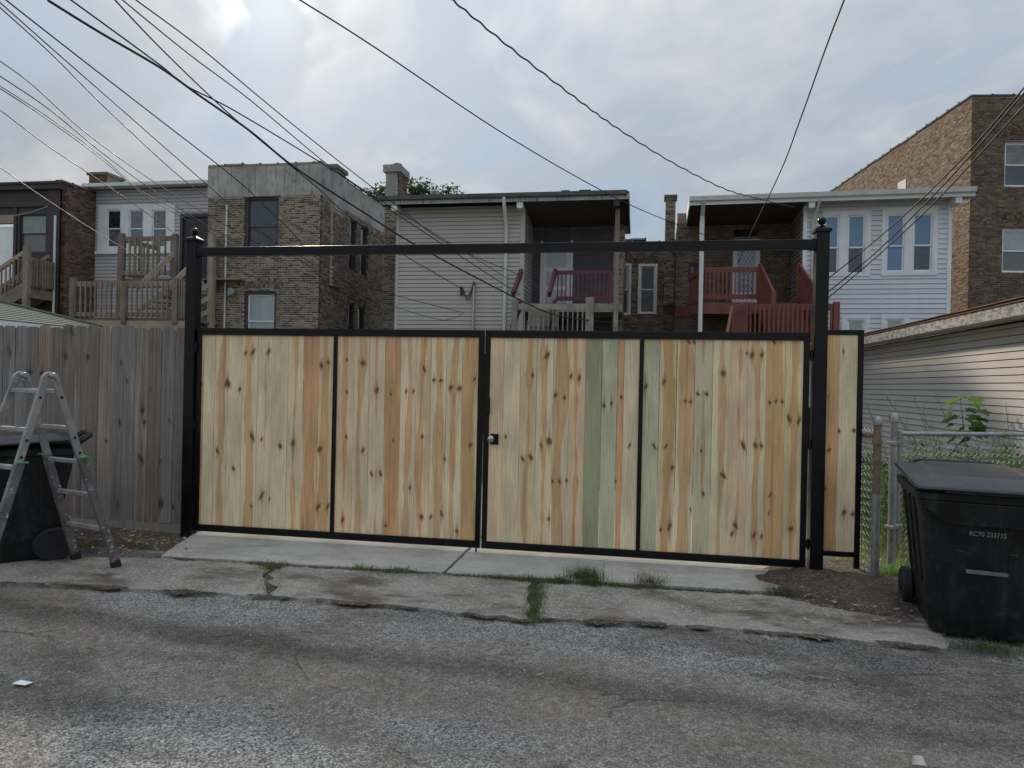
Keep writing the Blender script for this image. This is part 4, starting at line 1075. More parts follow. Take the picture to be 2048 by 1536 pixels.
siding(Pr_, Rt, .02, YP - .01, 2.6, zE, .127, [], SIDGREY)
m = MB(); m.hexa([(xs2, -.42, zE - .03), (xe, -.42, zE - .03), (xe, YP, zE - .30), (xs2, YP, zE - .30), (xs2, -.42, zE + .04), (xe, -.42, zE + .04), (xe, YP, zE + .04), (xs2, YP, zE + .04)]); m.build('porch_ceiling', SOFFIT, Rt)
MB().box(xs2, xR + .15, -.02, YP, zF - .25, zF).build('porch_floor', GREYWOOD, Rt)
d_ = PB.part('door', WHITE, Rt, dr[0], dr[1], dr[2], dr[3], -.08, -.03)
for k in range(3):
    PB.part('panel', GLASSPALE, d_, dr[0] + .12, dr[1] - .12, dr[2] + .2 + k * .6, dr[2] + .66 + k * .6, -.03, -.022)
for a, b_ in ((dr[0] - .07, dr[0]), (dr[1], dr[1] + .07)): PB.part('door_frame', WHITE, Rt, a, b_, dr[2], dr[3] + .07, -.05, .02)
PB.part('transom', DARKFRAME, Rt, tr[0], tr[1], tr[2], tr[3], -.1, -.03)
MB().lathe([(.02, 0), (.05, -.03), (.05, -.1), (.02, -.13)], tuple(PB.pt(PB.px(1101, 450)[0], PB.px(1101, 450)[1], .1)), 10, 'y').build('porch_lamp', WHITE, Rt, smooth=True)
MB().lathe([(.02, 0), (.05, -.03), (.05, -.1), (.02, -.13)], tuple(PB.pt(PB.px(1109, 447)[0], PB.px(1109, 447)[1], .1)), 10, 'y').build('porch_lamp', WHITE, Rt, smooth=True)
MB().box(s(1229), s(1238), -.08, .06, 0, zE).build('porch_post', GREYWOOD, Rt, bevel=.006)
# downspout with elbow, electric mast
xd = s(1012)
m = MB(); m.tube([(xd, -.53, zE + .1), (xd, -.53, zE - .05), (xd, -.12, zE - .55), (xd, -.06, zE - .75), (xd, -.06, 0)], .055, 8); m.build('downspout', WHITEMETAL, Rt, smooth=True)
xm_ = s(950); zm_ = zz(572, 950)
MB().tube([(xm_, -.09, 0), (xm_, -.09, zm_)], .035, 10).build('service_mast', STEEL, Rt, smooth=True)
MB().lathe([(.05, 0), (.06, .06), (.03, .12), (.005, .13)], (xm_, -.09, zm_), 12).build('weatherhead', DARKGUT, Rt, smooth=True)
for k in range(3):
    a, b_ = Vector((xm_, -.12, zm_ + .04)), Vector((s(925) + k * .03, -.06, zz(578, 925)))
    mid = (a + b_) / 2 - Vector((0, -.0, .55 + .12 * k)); pts = [a * (1 - t) ** 2 + mid * 2 * t * (1 - t) + b_ * t * t for t in [i / 10 for i in range(11)]]
    MB().tube(pts, .011, 5).build('drip_loop', WIRE, Rt)
MB().box(s(925) - .035, s(925) + .035, -.09, -.02, zz(590, 925), zz(574, 925)).build('splice', WIRE, Rt)
# chimney at the left end
PC = B.front(2.6); ca, cb = PC.px(771, 380)[0], PC.px(797, 380)[0]; ct = PC.px(785, 330)[1]
ck = MB().box(ca, cb, 2.6, 3.5, 0, ct - .25).build('chimney', PARAPET, Rt)
PX_ = B.side(cb, 1); bw = PX_.part('brick_face', MORTAR, ck, 2.6, 3.5, zE - 1, ct - .26, -.02, .01); bricks(PX_, bw, 2.6, 3.5, zE - 1, ct - .28, [], BRICKRED, n=.018, parts=90, seed=4)
PCl = PC.part('brick_base', MORTAR, ck, ca - .01, cb + .01, 0.0, PC.px(785, 405)[1], -.1, .01); bricks(PC, PCl, ca, cb, 2.6, PC.px(785, 405)[1], [], BRICKTAN, n=.018, parts=100, seed=14)
MB().box(ca - .08, cb + .08, 2.52, 3.58, ct - .25, ct).build('chimney_cap', PARAPET, ck)
MB().lathe([(.16, ct), (.16, ct + .14), (.12, ct + .16)], ((ca + cb) / 2 + .05, 3.0, 0), 14).build('flue_tile', COPING, ck)
# maroon balcony
bal = thing('balcony_railing', 'maroon painted balcony railing on the upper porch of the grey house', 'railing', tuple(B.L + Vector((0, 0, zF))))
xa, xb = s(1113), s(1222)
railing(bal, (xa, -.05, 0), (xb, -.05, 0), .98, MAROON, 13, (.05, .12), (.05, .12), .035, .08)
for x, z0, z1 in ((xb + .02, 0, .95),): MB().box(x - .04, x + .04, -.10, -.02, z0, z1).build('end_post', MAROON, bal)
for u0 in (1044, 1112):
    x = s(u0); m = MB(); m.bar((x, -.1, .96), (x - .02, -1.35, .10), .10, .16); m.build('stair_rail', MAROON, bal)
    m = MB(); m.bar((x, -.06, .0), (x - .02, -1.45, -.9), .08, .25); m.build('stair_stringer', MAROON, bal)
# grey landing below
LY = -1.6; PLd = B.front(LY); ln = thing('porch_landing', 'weathered grey timber landing and stair below the maroon balcony', 'landing', tuple(B.L + Vector((0, LY, 0))))
l0, l1 = PLd.px(1034, 640)[0], PLd.px(1228, 640)[0]; zr = PLd.px(1100, 608)[1]
zfl = zr - 1.05
MB().box(l0, l1, 0, 1.4, zfl - .2, zfl).build('landing_floor', GREYWOOD, ln)
for u0, u1, t in ((1023, 1034, 597), (1171, 1187, 595), (1227, 1236, 600)):
    a, b_ = PLd.px(u0, 640)[0], PLd.px(u1, 640)[0]; MB().box(a, b_, -.07, .07, 0, PLd.px((u0 + u1) / 2, t)[1]).build('post', GREYWOOD, ln, bevel=.006)
MB().box(l0 + .02, PLd.px(1171, 640)[0], -.05, .0, zr - .16, zr).build('top_rail', GREYWOOD, ln); MB().box(PLd.px(1187, 640)[0], l1, -.05, .0, zr - .14, zr + .01).build('top_rail', GREYWOOD, ln)
x0_, x1_ = PLd.px(1044, 640)[0], PLd.px(1170, 640)[0]
for k in range(13):
    x = x0_ + (x1_ - x0_) * (k + .5) / 13; MB().box(x - .018, x + .018, -.045, -.01, zfl + .1, zr - .15).build('baluster', GREYWOOD, ln)
for k in range(5):
    MB().box(x0_, PLd.px(1106, 640)[0], .3 + k * .22, .55 + k * .22, zfl + .17 * (k + 1) - .04, zfl + .17 * (k + 1)).build('tread', GREYWOOD, ln)
    MB().box(x0_, PLd.px(1106, 640)[0], .53 + k * .22, .56 + k * .22, zfl + .17 * (k + 1), zfl + .17 * (k + 2) - .04).build('riser', GREYWOOD, ln)

# ------------------------------------------------------------------ brick wing between the middle houses
B = Bld('brick_wing', 'dark brick rear wing with two white windows between grey and white houses', 'house', (onY(1236, 560, 20.0).x, 20.0, 0)); Rt = B.root; P = B.front()
W_ = P.px(1362, 560)[0]; Zt = P.px(1290, 484)[1]
a1 = P.rect(1234, 527, 1262, 630); a2 = P.rect(1276, 528, 1314, 628)
wl = wall(P, Rt, 0, W_, 0, Zt, [a1, a2], MORTARD); bricks(P, wl, 0, W_, 3.0, Zt - .01, [a1, a2], BRICKTAN, seed=21)
for a in (a1, a2): window(P, Rt, *a, .075, WHITE, WHITE, (GLASSCURT if a is a1 else GLASSBLACK, GLASSBLACK), n=.03, rec=.06); arch(P, wl, a[0] - .05, a[1] + .05, a[3], .12, .2, BRICKDARK, n=.02)
coping(P, Rt, -.02, W_, Zt, None, COPING, L=.5, f=lambda a: .08 * math.sin(a * 3.0)); MB().box(0, W_, .17, 5, 0, Zt).build('wing_body', MORTARD, Rt)

# ------------------------------------------------------------------ white clapboard house with red porch
p0 = onY(1605, 520, YH); B = Bld('white_house', 'white clapboard house with paired blue windows and recessed porch at right', 'house', (p0.x, YH, 0), rad(-2)); Rt = B.root
P = B.front(); s = lambda u, v=520: P.px(u, v)[0]; zz = lambda v, u=1750: P.px(u, v)[1]
xr = s(1902); zE = zz(402, 1650)
oL = P.rect(1644, 422, 1741, 553); oR = P.rect(1763, 414, 1875, 551); oa = P.rect(1682, 631, 1738, 760); ob = P.rect(1761, 629, 1818, 760)
hol = [oL, oR, oa, ob]
MB().box(.02, xr - .02, .17, 8, 0, zE + .1).build('body', MORTARD, Rt); wall(P, Rt, 0, xr, 0, zE + .1, hol, GAPSHADE, n=-.02)
siding(P, Rt, .10, xr - .10, 1.9, zE, .136, hol, SIDWHITE, .022, .009)
for a, b_ in ((0, .10), (xr - .10, xr)): P.part('corner_board', WHITE, Rt, a, b_, 0, zE + .05, -.02, .032)
P.part('frieze_board', WHITE, Rt, .10, xr - .10, zE, zE + .12, -.02, .03)
for o_, wins, pn in ((oL, ((1646, 429, 1680, 549), (1692, 428, 1732, 549)), ((GLASSBLUE, GLASSDEEP), (GLASSBLUE, GLASSDEEP))), (oR, ((1770, 426, 1811, 545), (1823, 425, 1867, 544)), ((GLASSBLUE, GLASSBLUE), (GLASSBLUE, GLASSDEEP))),
                     (oa, ((1691, 637, 1730, 755),), ((GLASSPALE, GLASSPALE),)), (ob, ((1768, 636, 1808, 755),), ((GLASSPALE, GLASSPALE),))):
    rs = [P.rect(*q) for q in wins]
    wall(P, Rt, o_[0], o_[1], o_[2], o_[3], rs, WHITE, n=.034, depth=.06, name='window_surround')
    for q, pp in zip(rs, pn): window(P, Rt, *q, .035, WHITE, WHITE, pp, n=.028, rec=.03, mid=.55)
# roof and gutter from the porch end to the right end
xl, xq = s(1379, 405), s(1936, 385)
zl_, zr_ = P.px(1379, 416)[1], P.px(1936, 398)[1]
def zs(x): return zl_ + (zr_ - zl_) * (x - xl) / (xq - xl) + .02
m = MB(); m.hexa([(xl, -.45, zs(xl)), (xq, -.45, zs(xq)), (xq, 8, zs(xq) + .5), (xl, 8, zs(xl) + .5), (xl, -.45, zs(xl) + .14), (xq, -.45, zs(xq) + .14), (xq, 8, zs(xq) + .66), (xl, 8, zs(xl) + .66)])
rf = m.build('roof', TAR, Rt)
m = MB(); m.hexa([(xl, -.47, zs(xl) - .06), (xq, -.47, zs(xq) - .06), (xq, -.452, zs(xq) - .06), (xl, -.452, zs(xl) - .06), (xl, -.47, zs(xl) + .14), (xq, -.47, zs(xq) + .14), (xq, -.452, zs(xq) + .14), (xl, -.452, zs(xl) + .14)]); m.build('fascia', WHITE, rf)
m = MB(); m.prism([(-.474, .03), (-.56, .05), (-.59, .17), (-.474, .17)], lambda p: (xl - .02, p[0], p[1] + zs(xl)), lambda p: (xq, p[0], p[1] + zs(xq))); m.build('gutter', WHITEMETAL, rf)
m = MB(); m.hexa([(0.0, -.44, zs(0) - .03), (xq, -.44, zs(xq) - .03), (xq, .0, zs(xq) - .03), (0.0, .0, zs(0) - .03), (0.0, -.44, zs(0) - .005), (xq, -.44, zs(xq) - .005), (xq, .0, zs(xq) - .005), (0.0, .0, zs(0) - .005)]); m.build('soffit', SIDGREY, rf)
m = MB(); m.hexa([(xl - .03, -.45, zs(xl) - .1), (xl, -.45, zs(xl) - .1), (xl, 2.3, zs(xl) - .1), (xl - .03, 2.3, zs(xl) - .1), (xl - .03, -.45, zs(xl) + .16), (xl, -.45, zs(xl) + .16), (xl, 2.3, zs(xl) + .34), (xl - .03, 2.3, zs(xl) + .34)]); m.build('rake_board', WHITE, rf)
for u in (1618, 1905): x = s(u, 410); MB().box(x - .08, x + .08, -.43, .02, zs(x) - .22, zs(x) - .035).build('outrigger', WHITE, rf)
# porch recess
YP = 1.8; PB = B.front(YP); zF = P.px(1450, 605)[1]
xB0 = PB.px(1353, 520)[0]; dr = PB.rect(1465, 478, 1520, 602); dr = (dr[0], dr[1], zF - .02, dr[3]); sdw = PB.rect(1376, 526, 1400, 565); tr = PB.rect(1468, 458, 1516, 475)
pw = wall(PB, Rt, xB0, .02, 0, zE + .2, [dr, sdw, tr], MORTARD, name='porch_wall'); bricks(PB, pw, xB0, 0, 2.4, zE - .05, [dr, sdw, tr], BRICKDARK, seed=31)
window(PB, Rt, *sdw, .06, DARKFRAME, DARKFRAME, (GLASSDARK, GLASSDARK), n=-.02)
PB.part('transom', GLASSDARK, Rt, *tr, -.1, -.06)
d_ = PB.part('door', WHITE, Rt, dr[0], dr[1], dr[2], dr[3], -.09, -.04); PB.part('door_glass', DOORBLUE, d_, dr[0] + .14, dr[1] - .14, dr[2] + .55, dr[3] - .12, -.04, -.034)
m = MB(); gx0, gx1, gz0, gz1 = dr[0] + .14, dr[1] - .14, dr[2] + .55, dr[3] - .12
for k in range(5):
    xx = gx0 + (gx1 - gx0) * (k + .5) / 5
    for j in range(8):
        z = gz0 + (gz1 - gz0) * j / 8; dzz = (gz1 - gz0) / 8; sx = (gx1 - gx0) / 10
        m.bar(PB.pt(xx - sx, z, -.028), PB.pt(xx + sx, z + dzz, -.028), .012, .012); m.bar(PB.pt(xx + sx, z, -.028), PB.pt(xx - sx, z + dzz, -.028), .012, .012)
m.build('diamond_grille', WHITE, d_)
Psd = B.side(xB0, -1); SL = 5.0
sdl = wall(Psd, Rt, YP, YP + SL, 0, zE - .1, [], MORTARD)
bricks(Psd, sdl, YP, YP + SL, 2.6, zE - .1, [], BRICKTAN, seed=33, parts=200)
MB().box(xB0 + .02, .0, YP + .17, YP + SL, 0, zE - .2).build('brick_body', MORTARD, Rt)
a, b_ = Psd.px(1349, 430)[0], Psd.px(1335, 430)[0]; 
PC = B.front(YP + 1.1); ca, cb = PC.px(1331, 420)[0], PC.px(1351, 420)[0]; ct = PC.px(1341, 394)[1]
ck = MB().box(ca, cb, YP + 1.1, YP + 1.7, zE - 2.6, ct).build('chimney', MORTARD, Rt); bricks(PC, ck, ca, cb, zE - 2.6, ct, [], BRICKTAN, n=.01, parts=100, seed=36)
PC.part('chimney_cap', COPING, ck, ca - .05, cb + .05, ct, ct + .07, -.65, .05)
Prt = B.side(-.005, -1); siding(Prt, Rt, .02, YP - .02, 2.4, zE, .136, [], SIDPEEL)
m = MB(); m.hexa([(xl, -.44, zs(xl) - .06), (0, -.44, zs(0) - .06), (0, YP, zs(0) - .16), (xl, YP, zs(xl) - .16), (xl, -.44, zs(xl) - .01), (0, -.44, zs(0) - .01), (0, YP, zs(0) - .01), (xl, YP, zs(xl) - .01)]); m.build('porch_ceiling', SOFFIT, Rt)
xp = s(1403); MB().box(xp - .07, xp + .07, -.06, .06, 0, zs(xp) - .07).build('porch_post', REDPAINT, Rt)
MB().box(xp - .065, xp + .055, -.17, -.07, 0, zs(xp) - .28).build('downspout', WHITEMETAL, Rt, bevel=.01)
m = MB(); m.bar((xp - .005, -.12, zs(xp) - .3), (xp - .005, -.5, zs(xp) + .04), .11, .09); m.build('downspout_elbow', WHITEMETAL, Rt)
xd2 = s(1633, 430); MB().tube([(xd2, -.5, zs(xd2)), (xd2 - .05, -.2, zs(xd2) - .3), (xd2 - .1, -.06, zs(xd2) - .5), (xd2 - .1, -.06, 1.0)], .045, 8).build('downspout', WHITEMETAL, Rt, smooth=True)
# red balcony and stairs
rp = thing('red_porch', 'red painted wooden balcony with stair down to a lower deck', 'porch', tuple(B.L), rad(-2))
xa, xb = s(1376), s(1596); x1, x2 = s(1408), s(1518)
PR = B.front(-.05)
MB().box(x1 - .1, xb + .1, .0, YP - .02, zF - .10, zF).build('balcony_floor', REDPAINT, rp)
MB().box(x1 - .1, s(1600), -.06, -.01, zF - .33, zF - .02).build('rim_joist', REDPAINT, rp)
railing(rp, (x1, -.03, zF), (x2, -.03, zF), 1.02, REDPAINT, 13, (.05, .15), (.05, .13), .04, .1)
railing(rp, (x1 - .02, -.03, zF), (PB.px(1376, 560)[0], 1.5, zF), 1.02, REDPAINT, 12, (.05, .14), (.05, .12), .05, .05)
MB().bar((x1 - .02, -.03, zF - .15), (PB.px(1376, 560)[0] - .3, 1.6, zF - .15), .05, .28).build('rim_joist', REDPAINT, rp)
LY = -2.0; PLw = B.front(LY); zlow = PLw.px(1570, 608)[1] - 1.05
def stair_side(u0, u1, v0, v1):
    xt = s(u0); post(rp, (xt, -.03), .11, zF - .3, zF + 1.1, REDPAINT)
    PQ = B.front(-1.5); xq_, zq_ = PQ.px(u1, v1)
    m = MB(); m.bar((xt, -.05, zF + 1.04), (xq_, -1.5, zq_), .06, .15); m.build('stair_rail', REDPAINT, rp)
    m = MB(); m.bar((xt, -.05, zF + .1), (xq_, -1.5, zq_ - .9), .06, .12); m.build('stair_rail', REDPAINT, rp)
    m = MB(); m.bar((xt, -.05, zF - .15), (xq_, -1.5, zq_ - 1.12), .06, .28); m.build('stair_stringer', REDPAINT, rp)
    for k in range(12):
        t = (k + .5) / 12; x_ = xt + (xq_ - xt) * t; y_ = -.05 - 1.45 * t; z_ = zF + 1.0 + (zq_ - zF - 1.04) * t
        MB().box(x_ - .02, x_ + .02, y_ - .045, y_ + .045, z_ - .98, z_).build('baluster', REDPAINT, rp)
    return xq_, zq_
xq_, zq_ = stair_side(1520, 1547, 530, 588); post(rp, (xq_, -1.5), .12, zlow, zq_ + .06, REDPAINT)
xw_, zw_ = stair_side(1597, 1640, 530, 592)
for k in range(6):
    f = (k + .5) / 6; y = -.1 - 1.4 * f; z = zF - (zF - zlow) * (k + 1) / 7
    xx0 = s(1520) + (xq_ - s(1520)) * f; xx1 = s(1597) + (xw_ - s(1597)) * f
    MB().box(xx0, xx1, y - .14, y + .12, z - .04, z).build('tread', REDPAINT, rp); MB().box(xx0, xx1, y + .09, y + .115, z, z + (zF - zlow) / 7 - .045).build('riser', REDPAINT, rp)
lx0, lx1 = PLw.px(1490, 640)[0], PLw.px(1672, 640)[0]
MB().box(lx0, lx1, LY, LY + 1.6, zlow - .2, zlow).build('deck_floor', REDPAINT, rp)
post(rp, (lx0, LY), .14, 0, zlow + 1.1, REDPAINT); post(rp, (lx1, LY), .15, 0, zlow + 1.1, REDPAINT); 
railing(rp, (lx0 + .07, LY, zlow), (lx1 - .07, LY, zlow), 1.05, REDPAINT, 18, (.06, .17), (.05, .12), .045, .08)
xq2 = B.front(LY - .9).px(1464, 640)[0]
m = MB(); m.bar((lx0, LY, zlow + 1.0), (xq2, LY - .9, zlow + .8), .06, .16); m.build('stair_rail', REDPAINT, rp)
for k in range(7):
    t = (k + .5) / 7; x_ = lx0 + (xq2 - lx0) * t; y_ = LY - .9 * t; MB().box(x_ - .02, x_ + .02, y_ - .04, y_ + .04, zlow - .4, zlow + .98 - .2 * t).build('baluster', REDPAINT, rp)
m = MB(); m.bar((xq2, LY - .9, zlow + .85), (xq2 - .3, LY - 1.9, zlow - .6), .06, .12); m.build('stair_rail', REDPAINT, rp)

# ------------------------------------------------------------------ tall brick block at right
c0 = at(1940, 420, 24.0); B = Bld('brick_apartment_block', 'tall three-storey brown brick apartment block at the right edge', 'apartment block', (c0.x, c0.y, 0), rad(7)); Rt = B.root
P = B.front(); Ps = B.side(0, -1); Zt = P.px(1942, 192)[1]
wa = P.rect(2009, 283, 2072, 373); wb2 = P.rect(2004, 456, 2070, 545); hol = [wa, wb2]
fw = wall(P, Rt, 0, 6, 0, Zt, hol, MORTARD); bricks(P, fw, 0, P.px(2160, 400)[0], 3.0, Zt - .01, hol, BRICKDARK, seed=41, vis=lambda q: q[0] < 2.2)
SLn = 16.0; sdl = wall(Ps, Rt, .002, SLn, 0, Zt, [], MORTAR); bricks(Ps, sdl, .002, SLn, 3.0, Zt - .01, [], BRICKBUFF, seed=42, vis=lambda q: q[2] > 6.6 and q[0] < 6)
for h in hol:
    window(P, Rt, *h, .05, WHITE, WHITE, (GLASSPALE, GLASSSHADE) if h is hol[1] else (GLASSCURT, GLASSDEEP), n=-.06, rec=.03, sill=PARAPET)
    P.part('lintel', DARKFRAME, fw, h[0] - .04, h[1] + .04, h[3], h[3] + .14, -.1, -.02); arch(P, fw, h[0] - .08, h[1] + .08, h[3] + .12, .12, .32, BRICKDARK, n=.02)
coping(P, Rt, -.02, 6, Zt, None, TAR, L=.7, h=.08); coping(Ps, Rt, .1, SLn, Zt, None, TAR, L=.7, h=.10, w1=.05)
MB().box(.2, 6, .2, SLn, Zt - .6, Zt - .5).build('roof', TAR, Rt)
vq = Ps.rect(1797, 362, 1813, 385); Ps.part('vent_patch', SIDTAN, Rt, *vq, 0, .03)

# ------------------------------------------------------------------ bluish-grey house with triple window
YB = 16.72
p0 = onY(185, 480, YB); B = Bld('blue_grey_house', 'pale bluish siding house with white triple window behind timber decks', 'house', (p0.x, YB, 0)); Rt = B.root
P = B.front(); s = lambda u, v=480: P.px(u, v)[0]; zE = P.px(300, 378)[1]; xr = s(425)
tw = P.rect(197, 409, 350, 503); dd = P.rect(360, 427, 416, 565)
low = [P.rect(205, 600, 240, 660), P.rect(260, 600, 300, 660)]
wall(P, Rt, 0, xr, 0, zE + .05, [tw, dd], GAPSHADE, n=-.02); siding(P, Rt, .1, xr, 2.0, zE, .127, [tw, dd], SIDBLUE)
P.part('corner_trim', BROWNP, Rt, -.02, .1, 0, zE, -.05, .03); MB().box(.02, xr, .17, 8, 0, zE).build('body', MORTARD, Rt)
m = MB(); m.hexa([(-.1, -.35, zE), (xr, -.35, zE + .02), (xr, 8, zE + .4), (-.1, 8, zE + .4), (-.1, -.35, zE + .13), (xr, -.35, zE + .15), (xr, 8, zE + .6), (-.1, 8, zE + .6)]); rf = m.build('roof', WHITEMETAL, Rt)
MB().box(-.12, xr, -.45, -.353, zE + .02, zE + .14).build('gutter', WHITEMETAL, rf); MB().tube([(-.02, -.4, zE + .05), (-.02, -.1, zE - .35), (-.02, -.06, zE - .6)], .06, 8).build('downspout', WHITEMETAL, Rt, smooth=True)
rs = [P.rect(213, 418, 244, 496), P.rect(257, 418, 289, 496), P.rect(303, 418, 335, 496)]
wall(P, Rt, *tw, rs, WHITE, n=.035, depth=.06, name='window_surround')
for q, pp in zip(rs, ((GLASSDARK, GLASSCURT), (GLASSCURT, GLASSCURT), (GLASSCURT, GLASSCURT))): window(P, Rt, *q, .035, WHITE, WHITE, pp, n=.028, rec=.03)
P.part('window_sill', WHITE, Rt, tw[0] - .08, tw[1] + .08, tw[2] - .09, tw[2], 0, .08)
P.part('door', DARKDOOR, Rt, dd[0] + .1, dd[1] - .02, dd[2], dd[3] - .12, -.1, -.05)
m = MB(); P.box(m, dd[0], dd[0] + .1, dd[2], dd[3], -.1, .03); P.box(m, dd[0] + .1, dd[1], dd[3] - .12, dd[3], -.1, .029); m.build('door_frame', DARKFRAME, Rt)
PC = B.front(2.0); ca, cb = PC.px(178, 370)[0], PC.px(213, 370)[0]; ct = PC.px(195, 350)[1]
ck = MB().box(ca, cb, 2.0, 2.9, zE - 1, ct).build('chimney', MORTARD, Rt); bricks(PC, ck, ca, cb, zE - .5, ct, [], BRICKRED, n=.01, parts=80, seed=51); PC.part('chimney_cap', COPING, ck, ca - .07, cb + .07, ct, ct + .1, -.97, .07)

# timber decks in front of it
YD = 13.4; p0 = onY(145, 600, YD); B = Bld('timber_deck', 'two-level timber deck with baluster railings and stair left of the gateway', 'deck', (p0.x, YD, 0)); Rt = B.root; P = B.front()
s = lambda u, v=600: P.px(u, v)[0]; zf = P.px(250, 637)[1]; zt = P.px(200, 563)[1]
xr = s(352)
railing(Rt, (.05, 0, zf), (s(250), 0, zf), zt - zf, DECK, 10, (.05, .16), (.05, .13), .045, .06); railing(Rt, (s(250), 0, zf), (xr, 0, zf), zt - zf, DECK, 10, (.05, .16), (.05, .13), .045, .06)
for u, t, wd_ in ((147, 556, .17), (250, 566, .14), (352, 556, .17)): x = s(u); MB().box(x - wd_ / 2, x + wd_ / 2, -.09, .06, zf - .15, P.px(u, t)[1]).build('post', DECK, Rt, bevel=.008)
MB().box(0, s(372), 0.02, 2.4, zf - .05, zf + .02).build('deck_floor', DECK, Rt); MB().box(0, s(372), -.02, .02, zf - .35, zf - .06).build('rim_joist', DECKNEW, Rt)
railing(Rt, (xr + .1, 0, zf), (s(372), 0, zf), zt - zf, DECK, 3, (.05, .16), (.05, .13), .045, .06)
for x in (.1, s(250), xr): MB().box(x - .07, x + .07, .05, .19, 0, zf - .05).build('support_post', DECK, Rt)
# upper landing set back
P2_ = B.front(1.3); s2 = lambda u, v=510: P2_.px(u, v)[0]; z2 = P2_.px(290, 556)[1]; t2 = P2_.px(290, 473)[1]
xa, xb, xc = s2(243), s2(350), s2(424)
railing(Rt, (xa, 1.3, z2), (xb, 1.3, z2), t2 - z2, DECK, 9, (.05, .15), (.05, .12), .045, .1)
railing(Rt, (xa, 1.3, z2), (xa + .1, 3.0, z2), t2 - z2, DECK, 8, (.05, .15), (.05, .12), .045, .1)
for x, t in ((xa, 466), (xb, 470)): MB().box(x - .09, x + .09, 1.22, 1.38, 0, P2_.px(290, t)[1]).build('post', DECK, Rt, bevel=.008)
MB().box(xa - .1, xc + .9, 1.42, 3.1, z2 - .05, z2).build('deck_floor', DECK, Rt); MB().box(xa - .1, xb + .3, 1.35, 1.4, z2 - .3, z2 - .06).build('rim_joist', DECK, Rt)
# stair down the front, seen end-on beside the post
for xs_, w_ in ((xb, 0), (xc - .25, 0)):
    m = MB(); m.bar((xs_ + .02, 1.25, t2 - .55), (xs_ - .55, .25, zf + .95), .06, .15); m.build('stair_rail', DECKNEW, Rt)
    m = MB(); m.bar((xs_ + .02, 1.2, t2 - 1.5), (xs_ - .45, .25, zf + .25), .06, .14); m.build('stair_rail', DECKNEW, Rt)
for k in range(6): MB().box(xb - .4 + k * .06, xb + .7, .35 + k * .15, .62 + k * .15, zf + .2 * (k + 1) - .04, zf + .2 * (k + 1)).build('tread', DECK, Rt)
MB().box(xc - .08, xc + .10, 1.2, 1.38, 0, P2_.px(424, 470)[1]).build('post', DECKNEW, Rt, bevel=.008)
PQ = B.front(2.9); xe_ = PQ.px(462, 510)[0]; zq = PQ.px(462, 560)[1]
railing(Rt, (xc + .05, 1.35, z2), (xe_, 2.9, z2), t2 - z2 - .05, DECK, 9, (.05, .13), (.05, .12), .045, .1)
MB().box(xe_ - .08, xe_ + .08, 2.85, 3.0, 0, z2 + 1.2).build('post', DECK, Rt); m = MB(); m.bar((xc + .05, 1.33, z2 - .2), (xe_, 2.95, z2 - .2), .05, .34); m.build('rim_joist', DECK, Rt)
for k in range(3): m = MB(); zb_ = zf + .1 + k * .42; m.bar((xc - .35, .9, zb_), (xc, 1.25, zb_ + .28), .05, .14); m.build('brace', DECKNEW, Rt)

# ------------------------------------------------------------------ dark brown porch building at far left
p0 = onY(122, 480, YH); B = Bld('brown_porch_house', 'dark brown timber porch house with red brick side at far left', 'house', (p0.x, YH, 0)); Rt = B.root; P = B.front(); s = lambda u, v=480: P.px(u, v)[0]; zE = P.px(60, 378)[1]
xl = s(-120); Ps = B.side(0, 1); SL = Ps.px(184, 500)[0]
wn_ = P.rect(36, 424, 97, 508); dr = P.rect(-25, 447, 29, 570)
wall(P, Rt, xl, 0, 2.9, zE, [wn_, dr], BROWNP); window(P, Rt, *wn_, .09, BROWNP, DARKFRAME, (GLASSGREEN, GLASSSHADE), n=.02, rec=.06)
P.part('wall', VOIDM, Rt, xl, -.2, 0, 2.89, -1.5, -1.2)  # near-black sheet paints the shade of the open space below the porch
P.part('door', WHITE, Rt, dr[0] + .06, dr[1] - .05, dr[2], dr[3] - .1, -.12, -.06); P.part('plywood_panel', DECKNEW, Rt, dr[0], dr[1], dr[3], dr[3] + .28, -.02, .012)
for a, b_, z0, z1 in ((dr[1] - .02, wn_[0] - .02, dr[2], zE - .6), (wn_[1], -.04, 2.9, zE - .02)): P.part('pilaster', BROWNP, Rt, a, b_, z0, z1, 0, .05)
P.part('header_board', BROWNP, Rt, xl, -.02, zE - .62, zE - .45, 0, .07); P.part('cornice', BROWNP, Rt, xl, .02, zE - .05, zE + .12, -.2, .16)
m = MB(); m.hexa([(xl, -.2, zE + .12), (.0, -.2, zE + .12), (.0, 6, zE + .3), (xl, 6, zE + .3), (xl, -.2, zE + .2), (.0, -.2, zE + .2), (.0, 6, zE + .4), (xl, 6, zE + .4)]); m.build('roof', TAR, Rt)
Zs = Ps.px(124, 362)[1]
sdl = wall(Ps, Rt, .0, SL + 4, 0, Zs, [], MORTARD); tp = lambda a: Zs - .05 - .12 * min(a, 3)
bricks(Ps, sdl, 0, SL + 2, 2.6, Zs, [], BRICKRED, seed=61, parts=300, vis=lambda q: q[0] < SL)
coping(Ps, Rt, 0, SL + 3, Zs, None, COPING, L=.5, h=.08)
Ps.part('parapet_cheek', MORTARD, Rt, -.02, .3, zE, Zs - .005, -.45, -.005)
xp = s(113); MB().tube([P.pt(xp, 0, .07), P.pt(xp, P.px(113, 432)[1], .07)], .04, 8).build('vent_pipe', WHITEMETAL, Rt, smooth=True)
